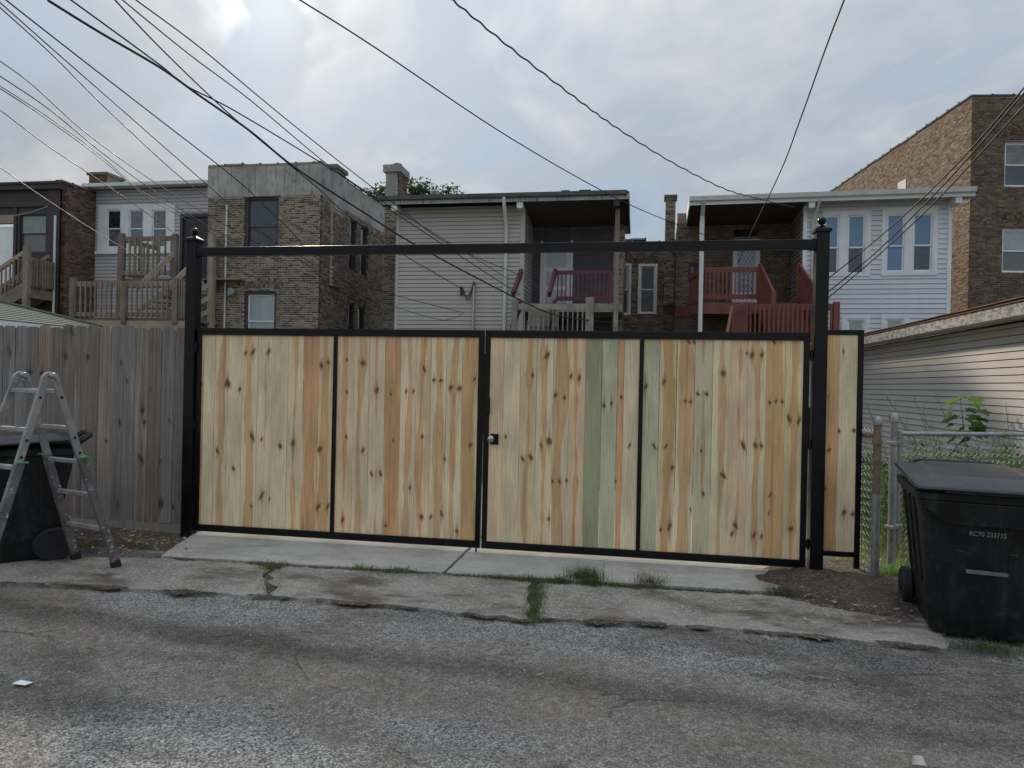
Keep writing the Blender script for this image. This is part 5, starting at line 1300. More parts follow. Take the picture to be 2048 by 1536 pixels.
# its stair
YS = 14.0; p1 = onY(52, 520, YS); B2 = Bld('timber_stair', 'weathered timber stair and landing rail at far left', 'stair', (p1.x, YS, 0)); R2 = B2.root; P = B2.front(); s = lambda u, v=520: P.px(u, v)[0]
zt = P.px(57, 503)[1]; zf = P.px(57, 575)[1]; zl_ = zf
MB().box(-.05, .13, -.08, .08, 0, P.px(56, 493)[1]).build('post', DECK, R2, bevel=.008)
xe_ = B2.front(1.1).px(108, 540)[0]
railing(R2, (.1, 0, zf), (xe_, 1.1, zf), 1.0, DECK, 9, (.05, .12), (.05, .12), .045, .09); m = MB(); m.bar((.05, 0, zf - .17), (xe_, 1.1, zf - .17), .05, .3); m.build('rim_joist', DECK, R2)
MB().hexa([(0, 0, zf - .03), (xe_, 1.0, zf - .03), (xe_, 1.12, zf - .03), (-2, 1.12, zf - .03), (0, 0, zf), (xe_, 1.0, zf), (xe_, 1.12, zf), (-2, 1.12, zf)]).build('landing_floor', DECK, R2)
xq, zq = s(-80), P.px(-80, 592)[1]
for oy in (0.0, .9):
    m = MB(); m.bar((0, oy, zt), (xq, oy, zq), .08, .13); m.build('stair_rail', DECKNEW if oy == 0 else DECK, R2)
    m = MB(); m.bar((0, oy, zf - .1), (xq, oy, zq - 1.05), .06, .32); m.build('stair_stringer', DECK, R2)
    m = MB(); m.bar((0, oy, zf + .14), (xq, oy, zq - .80), .05, .10); m.build('bottom_rail', DECK, R2)
    for k in range(16):
        t = (k + .5) / 16; x_ = xq * t; z_ = zt + (zq - zt) * t; MB().box(x_ - .02, x_ + .02, oy - .06, oy - .025, z_ - .9, z_ - .02).build('baluster', DECK, R2)
for k in range(8): t = (k + .5) / 8; MB().box(xq * t - .16, xq * t + .14, .05, .85, zf - .05 + (zq - 1.05 - zf) * t, zf + (zq - 1.05 - zf) * t).build('tread', DECK, R2)

# ------------------------------------------------------------------ green-roofed shed behind the fence
G_ = thing('shed', 'low green-shingled hip roof behind the grey fence at far left', 'shed', (-10.0, 0.2, 0))
ez, Ye, tr_, sl_ = 2.34, 6.3, 2.2, .31
zr_ = ez + tr_ * sl_
MB().box(-4.1, -.3, .3, Ye - .3, 0, ez - .02).build('wall', SIDTAN, G_)
c4 = [(0, 0, ez), (0, Ye, ez), (-2 * tr_, Ye, ez), (-2 * tr_, 0, ez)]; rg2 = [(-tr_, tr_, zr_), (-tr_, Ye - tr_, zr_)]
rfs = MB().add(c4 + rg2, [(0, 1, 5, 4), (1, 2, 5), (2, 3, 4, 5), (3, 0, 4), (0, 3, 2, 1)]).build('roof', SHGREEN, G_)
nr = 16
for k in range(nr):
    t0, t1 = tr_ * k / nr, tr_ * (k + 1) / nr; h0, h1 = .022, .008
    MB().hexa([(-t0 + .01, t0, ez + t0 * sl_ + .002), (-t0 + .01, Ye - t0, ez + t0 * sl_ + .002), (-t1, Ye - t1, ez + t1 * sl_ + .002), (-t1, t1, ez + t1 * sl_ + .002),
               (-t0 + .01, t0, ez + t0 * sl_ + h0), (-t0 + .01, Ye - t0, ez + t0 * sl_ + h0), (-t1, Ye - t1, ez + t1 * sl_ + h1), (-t1, t1, ez + t1 * sl_ + h1)]).build('shingle_course', SHGREEN, rfs)
MB().bar((0, Ye, ez + .03), (-tr_, Ye - tr_, zr_ + .03), .16, .03).build('hip_cap', SHGREEN, rfs)
MB().box(-.02, .015, 0, Ye, ez - .14, ez - .004).build('fascia', WHITE, G_)

# ------------------------------------------------------------------ beige garage at right
XG = 4.80; Bg = Bld('garage', 'beige vinyl-sided garage with peeling white fascia and brown shingle roof', 'garage', (XG, 1.2, 0)); Rt = Bg.root; P = Bg.side(0, -1)
GLn = 9.6; zE = 2.43
MB().box(.02, 6, 0, GLn, 0, zE).build('body', GAPSHADE, Rt); siding(P, Rt, 0.05, GLn - .05, .12, zE - .02, .1016, [], SIDTAN, .018, .008)
for a, b_ in ((0, .05), (GLn - .05, GLn)): P.part('corner_trim', SIDTAN, Rt, a, b_, 0, zE, -.02, .02)
MB().box(-.34, -.31, -.25, GLn * .5 + .7, zE - .0, zE + .155).build('fascia', PEEL, Rt); MB().box(-.34, -.31, GLn * .5 + .703, GLn + .25, zE - .004, zE + .15).build('fascia', PEEL, Rt)
MB().box(-.305, .0, -.2, GLn + .2, zE, zE + .02).build('soffit', SIDTAN, Rt)
sl = .135; run = 3.3; m = MB(); m.hexa([(-.36, -.3, zE + .16), (run, -.3, zE + .16 + sl * run), (run, GLn + .3, zE + .16 + sl * run), (-.36, GLn + .3, zE + .16), (-.36, -.3, zE + .18), (run, -.3, zE + .18 + sl * run), (run, GLn + .3, zE + .18 + sl * run), (-.36, GLn + .3, zE + .18)])
rf = m.build('roof', SHBROWN, Rt); rg = random.Random(2)
m1 = MB().box(-.5, .5, -.5, .5, -.5, .5).mesh('shingle'); m1.materials.append(SHBROWN)
for k in range(6):
    y = -.3 - rg.uniform(0, .3)
    while y < GLn + .3:
        wd_ = .32; x0 = -.38 + k * .14; o = obj('shingle', m1, rf, (x0 + .15, y + wd_ / 2, zE + .197 + sl * (x0 + .36 + .15) + rg.uniform(-.002, .003))); o.scale = (.31, wd_ - .006, .012); o.rotation_euler = (0, -math.atan(sl) + .03, 0); y += wd_
# ------------------------------------------------------------------ overhead cables
def cable(label, pts, d0, d1, r=.011, group=None, mat=WIRE, name='overhead_cable', twist=False):
    P3 = []
    L = [0.0]
    for a, b in zip(pts, pts[1:]): L.append(L[-1] + math.hypot(b[0] - a[0], b[1] - a[1]))
    for (u, v), l in zip(pts, L):
        t = l / L[-1]; P3.append(at(u, v, 1.0 / ((1 - t) / d0 + t / d1)))
    out = []
    for i in range(len(P3) - 1):
        p0, p1, p2, p3 = P3[max(i - 1, 0)], P3[i], P3[i + 1], P3[min(i + 2, len(P3) - 1)]
        for k in range(8):
            t = k / 8; out.append(.5 * ((2 * p1) + (p2 - p0) * t + (2 * p0 - 5 * p1 + 4 * p2 - p3) * t * t + (3 * p1 - p0 - 3 * p2 + p3) * t ** 3))
    out.append(P3[-1])
    m = MB()
    if twist:
        q = []
        for i, p in enumerate(out[:-1]):
            for j in range(4):
                aa = (i * 4 + j) * .8; q.append(p.lerp(out[i + 1], j / 4) + Vector((math.cos(aa) * r * .6, 0, math.sin(aa) * r * .75)))
        m.tube(q, r, 6)
    else: m.tube(out, r, 6)
    o = m.build(name, mat, smooth='all', origin=tuple(out[-1])); tag(o, label, 'cable', group); return o
LG = 'cables slanting down across the left sky'
LLS = ['lowest of three thin cables fanning out from the top-left corner', 'middle of three thin cables fanning out from the top-left corner', 'topmost of three thin cables fanning out from the top-left corner',
       'topmost of five thin cables entering at the left edge', 'second from top of five thin cables entering at the left edge', 'upper one of the close pair of cables entering at the left edge',
       'lower one of the close pair of cables entering at the left edge', 'lowest of the five thin black cables entering at the left edge']
for lab, (pts, d0, d1, r) in zip(LLS, (
    ([(-40, -22), (0, 15), (107, 112), (210, 215), (350, 345), (420, 398), (520, 465), (640, 535)], 8, 22, .008),
    ([(-40, -30), (0, 5), (115, 107), (250, 225), (415, 370), (480, 425), (600, 520), (760, 610)], 8, 21, .008),
    ([(-20, -28), (12, 0), (165, 120), (320, 240), (480, 365), (560, 440), (700, 560), (925, 625)], 8, 21, .009),
    ([(-40, 92), (0, 122), (65, 170), (165, 260), (280, 345), (395, 418), (520, 490)], 9, 23, .008),
    ([(-40, 122), (0, 152), (100, 220), (210, 310), (320, 390), (450, 470), (640, 560)], 9, 23, .008),
    ([(-40, 145), (0, 172), (90, 230), (200, 310), (280, 380), (350, 419), (480, 490)], 9, 23, .007),
    ([(-40, 149), (0, 177), (92, 237), (205, 320), (290, 392), (360, 432), (500, 510)], 9, 23, .007),
    ([(-40, 192), (0, 220), (100, 295), (175, 345), (285, 420), (400, 500), (520, 560)], 9, 23, .007))):
    cable(lab, pts, d0, d1, r, LG)
cable('pale frayed cable running down past the brick corner at far left', [(-40, 310), (0, 335), (50, 370), (96, 401), (190, 462), (270, 510), (365, 566)], 10, 20, .007, mat=PALEWIRE)
cable('pale loose cable hanging in front of the far-left window', [(-60, 428), (-10, 432), (30, 431), (70, 422), (95, 413)], 23, 22.9, .013, mat=PALEWIRE)
cable('thick black cable crossing the brick parapet down to the grey porch', [(95, 0), (200, 65), (320, 135), (400, 192), (500, 262), (590, 335), (720, 420), (837, 493), (1034, 597), (1120, 632), (1230, 646)], 9, 20.5, .017)
cable('black cable meeting the thick cable in the sky, bound for the siding', [(130, -8), (142, 0), (320, 130), (370, 170), (470, 222), (630, 318), (700, 363), (796, 430), (1040, 590)], 9, 20.5, .011)
cable('steep black cable crossing both other cables above the brick parapet', [(215, -18), (230, 0), (320, 95), (450, 220), (550, 305), (640, 380), (695, 430), (800, 505), (925, 578)], 9, 20.8, .011)
cable('left one of two parallel cables ending at the tall chimney', [(230, -14), (245, 0), (380, 110), (500, 200), (650, 325), (750, 395), (800, 425), (1020, 560)], 9, 20.6, .009)
cable('right one of two parallel cables ending at the tall chimney', [(258, -14), (272, 0), (400, 95), (550, 220), (700, 340), (795, 412), (900, 490), (1040, 550)], 9, 20.6, .009)
cable('single black cable across the middle sky to the white house', [(580, -14), (600, 0), (750, 95), (1024, 278), (1240, 400), (1370, 455), (1450, 485)], 9, 20.8, .011)
cable('twisted wavy cable sagging across the middle sky to the right gutter', [(888, -14), (905, 0), (1024, 98), (1150, 195), (1240, 260), (1350, 328), (1450, 378), (1520, 398), (1592, 416)], 9, 19.4, .012, twist=True)
cable('steep lone cable dropping from upper right to the red porch', [(1693, -15), (1688, 0), (1650, 100), (1600, 240), (1560, 345), (1500, 470), (1475, 530)], 8, 20.5, .011)
RG = 'cables at right'
cable('upper one of three dark cables rising to the right edge', [(2110, 108), (2048, 176), (1940, 300), (1850, 392), (1740, 490), (1640, 570)], 8.5, 18, .013)
cable('middle one of three dark cables rising to the right edge', [(2110, 120), (2048, 186), (1940, 312), (1850, 408), (1740, 515), (1630, 605)], 8.5, 18, .013)
cable('lower one of three dark cables rising to the right edge', [(2110, 150), (2048, 212), (1940, 330), (1850, 424), (1740, 525), (1630, 618)], 8.5, 18, .012)
cable('slack cable drooping across the lower grey siding', [(640, 560), (795, 615), (850, 632), (890, 640), (928, 627)], 22, 21.2, .009)

# ------------------------------------------------------------------ foliage
def leaf_quad(m, p, d_, n_, L, w_):
    s_ = d_.cross(n_).normalized(); m.add([p, p + d_ * L * .45 + s_ * w_ * .5, p + d_ * L, p + d_ * L * .45 - s_ * w_ * .5], [(0, 1, 2, 3)])
def rdir(r): 
    z = r.uniform(-1, 1); a = r.uniform(0, 6.283); q = math.sqrt(1 - z * z); return Vector((q * math.cos(a), q * math.sin(a), z))
def tree(label, base, h, blobs, n, size, seed):
    r = random.Random(seed); t = thing('leafy_tree', label, 'tree', base)
    m = MB(); m.tube([(0, 0, 0), (.1, 0, h * .4), (0, .1, h * .75), (.2, 0, h * .95)], [.28, .22, .13, .04], 8)
    for c, rr in blobs: m.tube([(0, 0, h * .45), tuple(Vector((0, 0, h * .6)).lerp(Vector(c), .5)), tuple(c)], [.12, .07, .02], 6)
    m.build('trunk', BARK, t, smooth='all')
    m = MB()
    clump = []
    for c, rr in blobs:
        for _ in range(int(14 * rr)): clump.append((Vector(c) + rdir(r) * rr * r.uniform(.45, 1.05) * Vector((1, 1, .8)).z ** 0, r.uniform(.25, .55)))
    for _ in range(n):
        c, rr = r.choice(clump); p = c + rdir(r) * rr * r.random() ** .4
        leaf_quad(m, p, rdir(r), rdir(r), size * r.uniform(.7, 1.4), size * .6)
    m.build('crown', LEAFTREE, t, recalc=False); return t
def tp(u, v, d_): return at(u, v, d_)
bse = tp(760, 470, 40); 
def bl(base, u, v, d_, r_): q = tp(u, v, d_); return ((q.x - base[0], q.y - base[1], q.z), r_)
b0 = (bse.x, bse.y, 0); tree('green tree crown showing left of the tall chimney', b0, 9, [bl(b0, 745, 412, 40, 1.1), bl(b0, 768, 400, 41, 1.0), bl(b0, 735, 430, 40, 1.0), bl(b0, 757, 440, 40, 1.2), bl(b0, 775, 425, 40, 1.2)], 2600, .20, 3)
bse = tp(840, 470, 42); b0 = (bse.x, bse.y, 0); tree('green tree crown rising right of the tall chimney behind the grey roof', b0, 11, [bl(b0, 815, 385, 42, .85), bl(b0, 838, 388, 42, .7), bl(b0, 812, 402, 42, 1.0), bl(b0, 850, 396, 42, .6), bl(b0, 900, 390, 43, .40), bl(b0, 885, 398, 43, .5), bl(b0, 915, 399, 43, .3), bl(b0, 840, 405, 42, 1.0)], 2600, .20, 4)
fc = tp(870, 390, 34); ft = thing('distant_chimney', 'small distant red chimney with white metal hood above the grey roof', 'chimney', (fc.x, fc.y, fc.z - .6))
MB().box(-.16, .16, -.16, .16, 0, .62).build('stack', BRICKRED, ft); MB().box(-.20, .20, -.20, .20, .74, .80).build('hood', WHITE, ft)
for a, b in ((-1, -1), (1, -1), (1, 1), (-1, 1)): MB().box(a * .14 - .02, a * .14 + .02, b * .14 - .02, b * .14 + .02, .62, .74).build('hood_leg', WHITE, ft)

def blade(m, p, h, w_, lean, az, segs=2):
    d_ = Vector((math.cos(az), math.sin(az), 0)); s_ = Vector((-d_.y, d_.x, 0)) * w_
    mid = p + Vector((0, 0, h * .6)) + d_ * lean * h * .35; tip = p + Vector((0, 0, h * (1 - .25 * lean))) + d_ * lean * h
    m.add([p - s_, p + s_, mid + s_ * .7, mid - s_ * .7, tip], [(0, 1, 2, 3), (3, 2, 4)])
r = random.Random(77)
m = MB(); md = MB()
def edge_pt(u, dv=0):
    for (a, b), (c, d_) in zip(be, be[1:]):
        if a <= u <= c: return gp(u, b + (d_ - b) * (u - a) / max(c - a, 1e-6) + dv)
dens = [(430, .1), (520, .5), (560, .9), (600, .15), (700, .4), (730, .6), (800, .6), (850, .35), (960, .6), (1000, .9), (1060, 1), (1130, 1.0), (1190, 1.0), (1240, .7), (1300, .8), (1340, .3), (1480, .35), (1580, .3), (1640, .2)]
def dn(u):
    for (a, b), (c, d_) in zip(dens, dens[1:]):
        if a <= u <= c: return b + (d_ - b) * (u - a) / (c - a)
    return 0
for _ in range(24000):
    u = r.uniform(430, 1630); k = dn(u) * (.35 + .9 * max(0, .5 + mnoise.noise(Vector((u * .03, 1, 1)))))
    if r.random() > k * .62: continue
    p = edge_pt(u, r.gauss(0, 2.6)); p.z = .0
    blade(m if r.random() < .6 else md, p, r.uniform(.014, .055) * (.6 + .7 * k), r.uniform(.0008, .0020), r.uniform(.2, 1.1), r.uniform(0, 6.28))
for _ in range(2600):      # grass in the joint between the slabs
    v_ = r.choice((1178, 1205, 1228, 1190)) + r.gauss(0, 12); p = gp(1071 + r.gauss(0, 11) - (v_ - 1200) * .12, v_); blade(m if r.random() < .5 else md, Vector((p.x, p.y, 0)), r.uniform(.012, .05), r.uniform(.0008, .0018), r.uniform(.3, 1.2), r.uniform(0, 6.28))
for _ in range(900):
    v_ = r.choice((1142, 1175, 1182)) + r.gauss(0, 9); p = gp(540 + r.gauss(0, 13), v_); blade(m if r.random() < .6 else md, Vector((p.x, p.y, 0)), r.uniform(.01, .04), r.uniform(.0008, .0018), r.uniform(.3, 1.2), r.uniform(0, 6.28))
for _ in range(2200):      # road edge
    u = r.uniform(-50, 1880)
    if mnoise.noise(Vector((u * .011, 5, 2))) < .1: continue
    p = cut(fe, min(u, 1895)); blade(md, Vector((p.x + r.gauss(0, .012), p.y - abs(r.gauss(.01, .02)), 0)), r.uniform(.006, .025), .0012, r.uniform(.5, 1.4), r.uniform(0, 6.28))
tag(m.build('joint_grass', GRASSM, recalc=False), 'green grass and moss growing in the concrete joints', 'grass', kind='stuff')
tag(md.build('joint_grass', GRASSDRY, recalc=False), 'dull olive grass growing in the concrete joints', 'grass', kind='stuff')
def tuft(label, u, v, n, h, spread, mat, lean=(.2, 1.2), wd_=.0018, z=0.0):
    c = gp(u, v); mm = MB()
    for _ in range(n):
        blade(mm, Vector((r.gauss(0, spread), r.gauss(0, spread * .6), 0)), r.uniform(.4, 1) * h, wd_ * r.uniform(.7, 1.3), r.uniform(*lean), r.uniform(0, 6.28))
    o = mm.build('grass_tuft', mat, recalc=False); o.location = (c.x, c.y, z); tag(o, label, 'grass', 'grass tufts by the concrete')
tuft('largest green grass tuft at the apron edge under the greenish boards', 1170, 1163, 520, .16, .07, GRASSM)
tuft('wiry weed tuft right of the largest one at the apron edge', 1302, 1172, 220, .15, .06, GRASSDRY, (.5, 1.6), .0012)
tuft('small green tuft at the apron edge below the left gate leaf', 545, 1140, 160, .07, .045, GRASSM)
tuft('low broad-leaved green tuft at the apron edge near the slab joint', 800, 1146, 130, .06, .05, GRASSM, (.5, 1.4), .004)
tuft('sparse tuft with a bent straw at the apron edge', 722, 1142, 90, .08, .04, GRASSM)
tuft('flattened dry tuft at the right end of the apron', 1562, 1190, 240, .12, .06, GRASSDRY, (1.0, 1.8), .0014)
tuft('yellow-green moss clump beside the ladder foot', 168, 1098, 480, .05, .085, GRASSM, (.4, 1.5), .0016, .02)
tuft('thin grass clump on the soil behind the ladder', 262, 1095, 180, .06, .08, GRASSDRY, (.4, 1.5), .0015, .02)
tuft('dark grass clump in front of the right cart', 1975, 1300, 420, .06, .085, GRASSM, (.5, 1.5), .0016)
tuft('grass tuft at the foot of the rusty post', 1782, 1165, 260, .16, .07, LAWN, (.3, 1.2), .0022, .03)

# dirt gathered along the slab edges
def ribbon(label, fpt, u0, u1, w_, z, seed, bias=.15, both=.5):
    mm = MB(); row = []; u = u0
    def flush():
        if len(row) > 2:
            b_ = len(mm.v)
            for a, c in row: mm.v += [a, c]
            for i in range(len(row) - 1): mm.f.append((b_ + 2 * i, b_ + 2 * i + 2, b_ + 2 * i + 3, b_ + 2 * i + 1))
        row.clear()
    while u < u1:
        n1 = mnoise.fractal(Vector((u * .012, seed, 0)), 1, 2, 5) * .9 + bias; n2 = mnoise.noise(Vector((u * .11, seed, 4))) * .35 + mnoise.noise(Vector((u * .35, seed, 9))) * .2
        k = n1 + n2 * .5
        if k <= .02: flush()
        else:
            p = fpt(u); row.append(((p.x, p.y + w_ * k * both, z), (p.x, p.y - w_ * k * (1 + n2), z)))
        u += 3
    flush(); o = mm.build('edge_dirt', SOIL, recalc=False); tag(o, label, 'dirt', kind='stuff')
ribbon('dark dirt gathered along the front edge of the apron', lambda u: edge_pt(u), 330, 1640, .075, .0175, 3, .28, .10)
ribbon('dark dirt washed against the road edge of the old concrete', lambda u: cut(fe, min(u, 1888)), -200, 1885, .11, .0135, 8, .18, .45)

# lawn and weeds behind the chain-link fence
m = MB()
for _ in range(9000):
    x, y = r.uniform(1.75, 4.7), r.uniform(.25, 7.0); blade(m, Vector((x, y, -.03)), r.uniform(.06, .17), r.uniform(.002, .004), r.uniform(.2, .9), r.uniform(0, 6.28))
tag(m.build('lawn', LAWN, recalc=False), 'bright green lawn behind the chain-link fence', 'lawn', kind='stuff')
def weed(label, u, d_, h, n, L, mat, seed, name='weed', sp=.12, group=None, z=-.02, stems=4):
    rr = random.Random(seed); p = at(u, 800, d_); t = thing(name, label, 'weed', (p.x, p.y, z), 0, group); mm, ms = MB(), MB()
    for k in range(stems):
        az = rr.uniform(0, 6.28); ln = rr.uniform(.05, .35); hh = h * rr.uniform(.7, 1.05); b = Vector((rr.gauss(0, sp), rr.gauss(0, sp), 0)); tip = b + Vector((math.cos(az) * ln * hh, math.sin(az) * ln * hh, hh))
        ms.tube([b, b.lerp(tip, .5) + Vector((0, 0, .03)), tip], [.004, .003, .0015], 4)
        for j in range(n):
            f = rr.uniform(.25, 1); q = b.lerp(tip, f); a2 = rr.uniform(0, 6.28); dd = Vector((math.cos(a2), math.sin(a2), rr.uniform(-.5, .5))).normalized(); leaf_quad(mm, q, dd, Vector((rr.uniform(-.3, .3), rr.uniform(-.3, .3), 1)), L * rr.uniform(.6, 1.2), L * .36)
    ms.build('stems', TWIG, t, recalc=False); mm.build('leaves', mat, t, recalc=False); return t
WG = 'leafy weeds behind the chain-link fence'
for k, (u, d_, h) in enumerate(((1728, 7.2, .95), (1742, 6.6, .80), (1735, 8.0, .95), (1768, 7.4, .95), (1772, 6.6, .85), (1812, 7.6, .95), (1825, 6.7, 1.08), (1858, 6.9, 1.1), (1890, 6.8, 1.05), (1960, 7.0, 1.05), (2000, 6.8, 1.05), (1845, 8.3, .95), (1870, 7.5, .92), (1905, 8.2, .95), (1935, 9.0, .90), (1985, 8.0, .85), (2010, 8.8, .95), (2035, 7.4, .95))):
    weed('green leafy weed growing behind the chain-link fence', u, d_, h, 60, .085, LEAFWEED, 100 + k, group=WG, sp=.16, stems=6)
# bare dry stalks leaning left
for k, (ub, vb, ut, vt, d_) in enumerate(((1905, 930, 1772, 793, 9), (1880, 930, 1780, 800, 9), (1900, 930, 1828, 796, 9.3), (1920, 930, 1838, 812, 9.2), (1950, 930, 1872, 787, 9.4), (2010, 930, 1995, 862, 9), (2022, 930, 2012, 808, 9.1), (1800, 930, 1733, 806, 9.5), (1885, 930, 1862, 838, 9.1))):
    b, t_ = at(ub, vb, d_), at(ut, vt, d_); b.z = -.02; mm = MB(); mid = b.lerp(t_, .5) + Vector((.03, 0, .05)); mm.tube([b, mid, t_], [.006, .0045, .002], 5); rr = random.Random(k)
    for j in range(5):
        f = .5 + .1 * j; q = b.lerp(t_, f) + Vector((.03, 0, .05)) * (1 - abs(f - .5) * 2); e = q + Vector((rr.uniform(-.12, .02), rr.uniform(-.05, .05), rr.uniform(.08, .2))); mm.tube([q, e], [.0028, .0012], 4)
    tag(mm.build('dry_stalk', TWIG, recalc=False, origin=tuple(b)), 'bare dry weed stalk leaning against the beige garage siding', 'dry stalk', 'dry stalks by the garage')
# sapling with lobed leaves
sp_ = at(1927, 930, 9.6); sap = thing('sapling', 'maple-like sapling with bright lobed leaves by the beige garage wall', 'sapling', (sp_.x, sp_.y, 0)); top = at(1920, 792, 9.6) - Vector((sp_.x, sp_.y, 0))
MB().tube([(0, 0, -.05), (0.02, 0, .8), (top.x, top.y, top.z)], [.011, .008, .003], 6).build('stem', TWIG, sap)
def lobed(L):
    pr = [(0, 0), (.22, .10), (.50, .02), (.42, .26), (.60, .50), (.36, .46), (.24, .62), (0, 1.0), (-.24, .62), (-.36, .46), (-.60, .50), (-.42, .26), (-.50, .02), (-.22, .10)]
    return [(x * L, y * L) for x, y in pr]
rs_ = random.Random(8)
LV = [(1945, 792, 1), (1902, 797, 1), (1922, 790, 1), (1905, 812, .8), (1950, 805, .6), (1938, 815, .4), (1900, 822, .7), (1955, 818, .3), (1945, 828, .3), (1895, 835, .7), (1910, 828, .5), (1935, 836, .4), (1950, 842, .2), (1960, 835, .2), (1905, 846, .5), (1945, 852, .2), (1955, 856, .1), (1925, 852, .3), (1890, 838, .5), (1915, 862, .2), (1950, 868, .1), (1935, 872, .2), (1895, 868, .3), (1905, 875, .3), (1958, 848, .1), (1940, 860, .1), (1962, 862, .1), (1912, 800, .9)]
for u, v, br in LV:
    p = at(u, v, 9.6 + rs_.uniform(-.12, .12)) - Vector((sp_.x, sp_.y, 0)); L = rs_.uniform(.11, .18); mm = MB(); pr = lobed(L)
    out_ = (Vector((p.x, p.y, 0)) + Vector((rs_.uniform(-.05, .05), rs_.uniform(-.05, .05), 0))).normalized(); dwn = (out_ + Vector((0, 0, rs_.uniform(-.5, .1)))).normalized(); dwn = (dwn + Vector((0, 0, -.7))).normalized(); sd_ = (RIGHT0 * .8 + out_.cross(Vector((0, 0, 1))) * .5).normalized(); nn_ = sd_.cross(dwn)
    mm.add([tuple(sd_ * x + dwn * y + nn_ * (-.25 * abs(x))) for x, y in pr], [tuple(range(len(pr)))]); lf = mm.build('leaf', LEAFYOUNG if br > .55 else LEAFDEEP, sap, recalc=False); lf.location = p

# ------------------------------------------------------------------ litter and loose stone
pp = gp(47, 1367); o = MB().add([(-.06, -.022, .002), (.04, -.03, .004), (.05, .018, .003), (-.045, .026, .005), (0, 0, .006)], [(0, 1, 4), (1, 2, 4), (2, 3, 4), (3, 0, 4)]).add([(-.06, -.022, .000), (.04, -.03, .002), (.05, .018, .001), (-.045, .026, .003), (0, 0, .004)], [(4, 1, 0), (4, 2, 1), (4, 3, 2), (4, 0, 3)]).build('paper_scrap', PAPER, recalc=False); o.location = (pp.x, pp.y, .001); o.scale = (.8, .8, 1); tag(o, 'white scrap of paper on the alley at lower left', 'paper')
pp = gp(1835, 1528); cupm = MB().lathe([(.0185, 0), (.019, .002), (.026, .032), (.029, .033), (.029, .036), (.0255, .036), (.018, .004), (.001, .004)], (0, 0, 0), 24); cup = cupm.build('foam_cup', FOAM, smooth=True); cup.location = (pp.x, pp.y, .032); cup.rotation_euler = (rad(150), rad(15), .4); tag(cup, 'small upturned cream foam cup on the alley at lower right', 'cup')
STK = [(1478, 1308, .10, .4, 'pale twig on the alley below the right gate leaf'), (1640, 1358, .11, -.2, 'reddish splinter on the alley right of centre'), (1345, 1252, .10, .7, 'straw at the road edge below the right gate leaf'), (1610, 1238, .16, -.05, 'long straw on the old concrete left of the cart'),
       (1080, 1352, .05, .8, 'short tan splinter on the alley right of the crumbled asphalt'), (1530, 1278, .06, -.6, 'short bent stick at the road edge right of centre'), (1990, 1332, .18, -.1, 'long dry stalk in front of the right cart'), (1500, 1222, .13, .5, 'thin twig on the old concrete below the right gatepost'),
       (1690, 1135, .3, .3, 'long dry stalk on the soil under the narrow panel'), (905, 1212, .07, -.6, 'brown stick on the middle concrete slab'), (1000, 1305, .05, 1.2, 'pale bent splinter above the crumbled asphalt')]
for k, (u, v, L, a, lab) in enumerate(STK):
    p = gp(u, v); mm = MB(); rr = random.Random(k); d_ = Vector((math.cos(a), math.sin(a), 0)); n_ = Vector((-d_.y, d_.x, 0)); mm.tube([-d_ * L / 2, n_ * rr.uniform(-.01, .01), d_ * L / 2], [.004, .0035, .002], 5)
    mm.tube([n_ * 0, d_ * L * .2 + n_ * L * .12], [.0022, .001], 4)
    o = mm.build('dry_twig', STRAW if k % 3 else TWIG, recalc=False); o.location = (p.x, p.y, .012 + (.05 if k == 8 else 0)); tag(o, lab, 'twig', 'twigs lying on the ground')
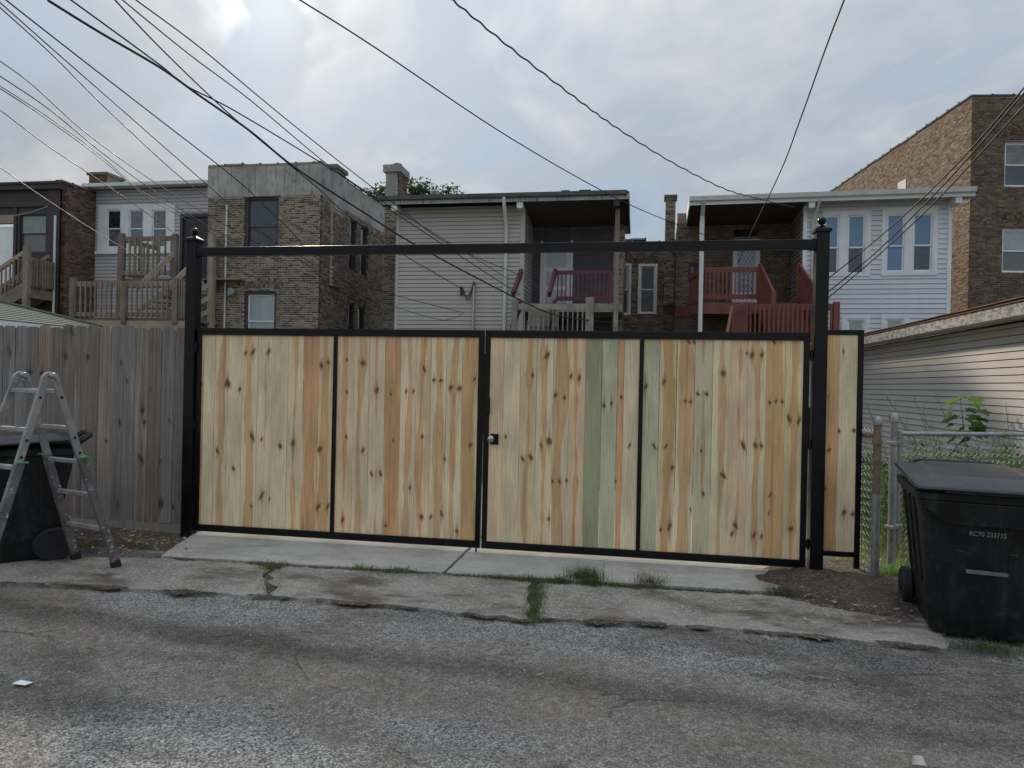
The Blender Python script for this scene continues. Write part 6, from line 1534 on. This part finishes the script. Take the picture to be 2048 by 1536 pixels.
def stones(m, n, fpos, s0, s1, flat=.6):
    for _ in range(n):
        p = fpos()
        if p is None: continue
        s_ = s0 + (s1 - s0) * r.random() ** 3; a = r.uniform(0, 6.28); c, sn = math.cos(a) * s_, math.sin(a) * s_; e = r.uniform(.6, 1)
        q = [(c, sn, 0), (-sn * e, c * e, s_ * .1), (-c * r.uniform(.8, 1.1), -sn, 0), (sn * e, -c * e, -s_ * .1), (0, 0, s_ * flat), (s_ * .1, 0, -s_ * flat)]
        m.add([(p[0] + x, p[1] + y, p[2] + z) for x, y, z in q], [(0, 1, 4), (1, 2, 4), (2, 3, 4), (3, 0, 4), (1, 0, 5), (2, 1, 5), (3, 2, 5), (0, 3, 5)])
def road_pos():
    v = 1536 - (1536 - 1185) * r.random() ** .8; u = r.uniform(-60, 2110); p = gp(u, v)
    if u < 1890 and p.y > cut(fe, min(max(u, -400), 1890)).y - .02: return None
    return (p.x, p.y, .012 * fb(p.x, p.y, .9) + .006 * fb(p.x, p.y, 3.1) - .012)
m = MB(); stones(m, 16000, road_pos, .0025, .009, .5); tag(m.build('gravel', STONEM, recalc=False), 'loose grey gravel scattered over the alley', 'gravel', kind='stuff')
def soil_pos():
    if r.random() < .55: u, v = r.uniform(60, 380), r.uniform(1062, 1118)
    else: u, v = r.uniform(1600, 1830), r.uniform(1120, 1260)
    p = gp(u, v); return (p.x, p.y, .028)
m = MB(); stones(m, 420, soil_pos, .003, .014, .35); tag(m.build('soil_debris', CHUNK, recalc=False), 'chips of stone and mulch on the bare soil', 'debris', kind='stuff')
m = MB()
for _ in range(420):
    p = soil_pos(); a = r.uniform(0, 6.28); d_ = Vector((math.cos(a), math.sin(a), r.uniform(-.15, .25))); leaf_quad(m, Vector(p) + Vector((0, 0, .008)), d_.normalized(), Vector((r.uniform(-.4, .4), r.uniform(-.4, .4), 1)), r.uniform(.02, .07), r.uniform(.005, .025))
tag(m.build('leaf_litter', STRAW, recalc=False), 'dry leaves and straw on the bare soil', 'leaf litter', kind='stuff')
def chunk_pos():
    t = r.random(); u = 850 + 150 * t + r.gauss(0, 26); v = 1385 - 75 * t + r.gauss(0, 14); p = gp(u, v); return (p.x, p.y, -.012)
m = MB(); stones(m, 260, chunk_pos, .003, .017, .22); tag(m.build('broken_asphalt', CHUNK, recalc=False), 'crumbled asphalt along a crack in the middle of the alley', 'asphalt crumbs', kind='stuff')
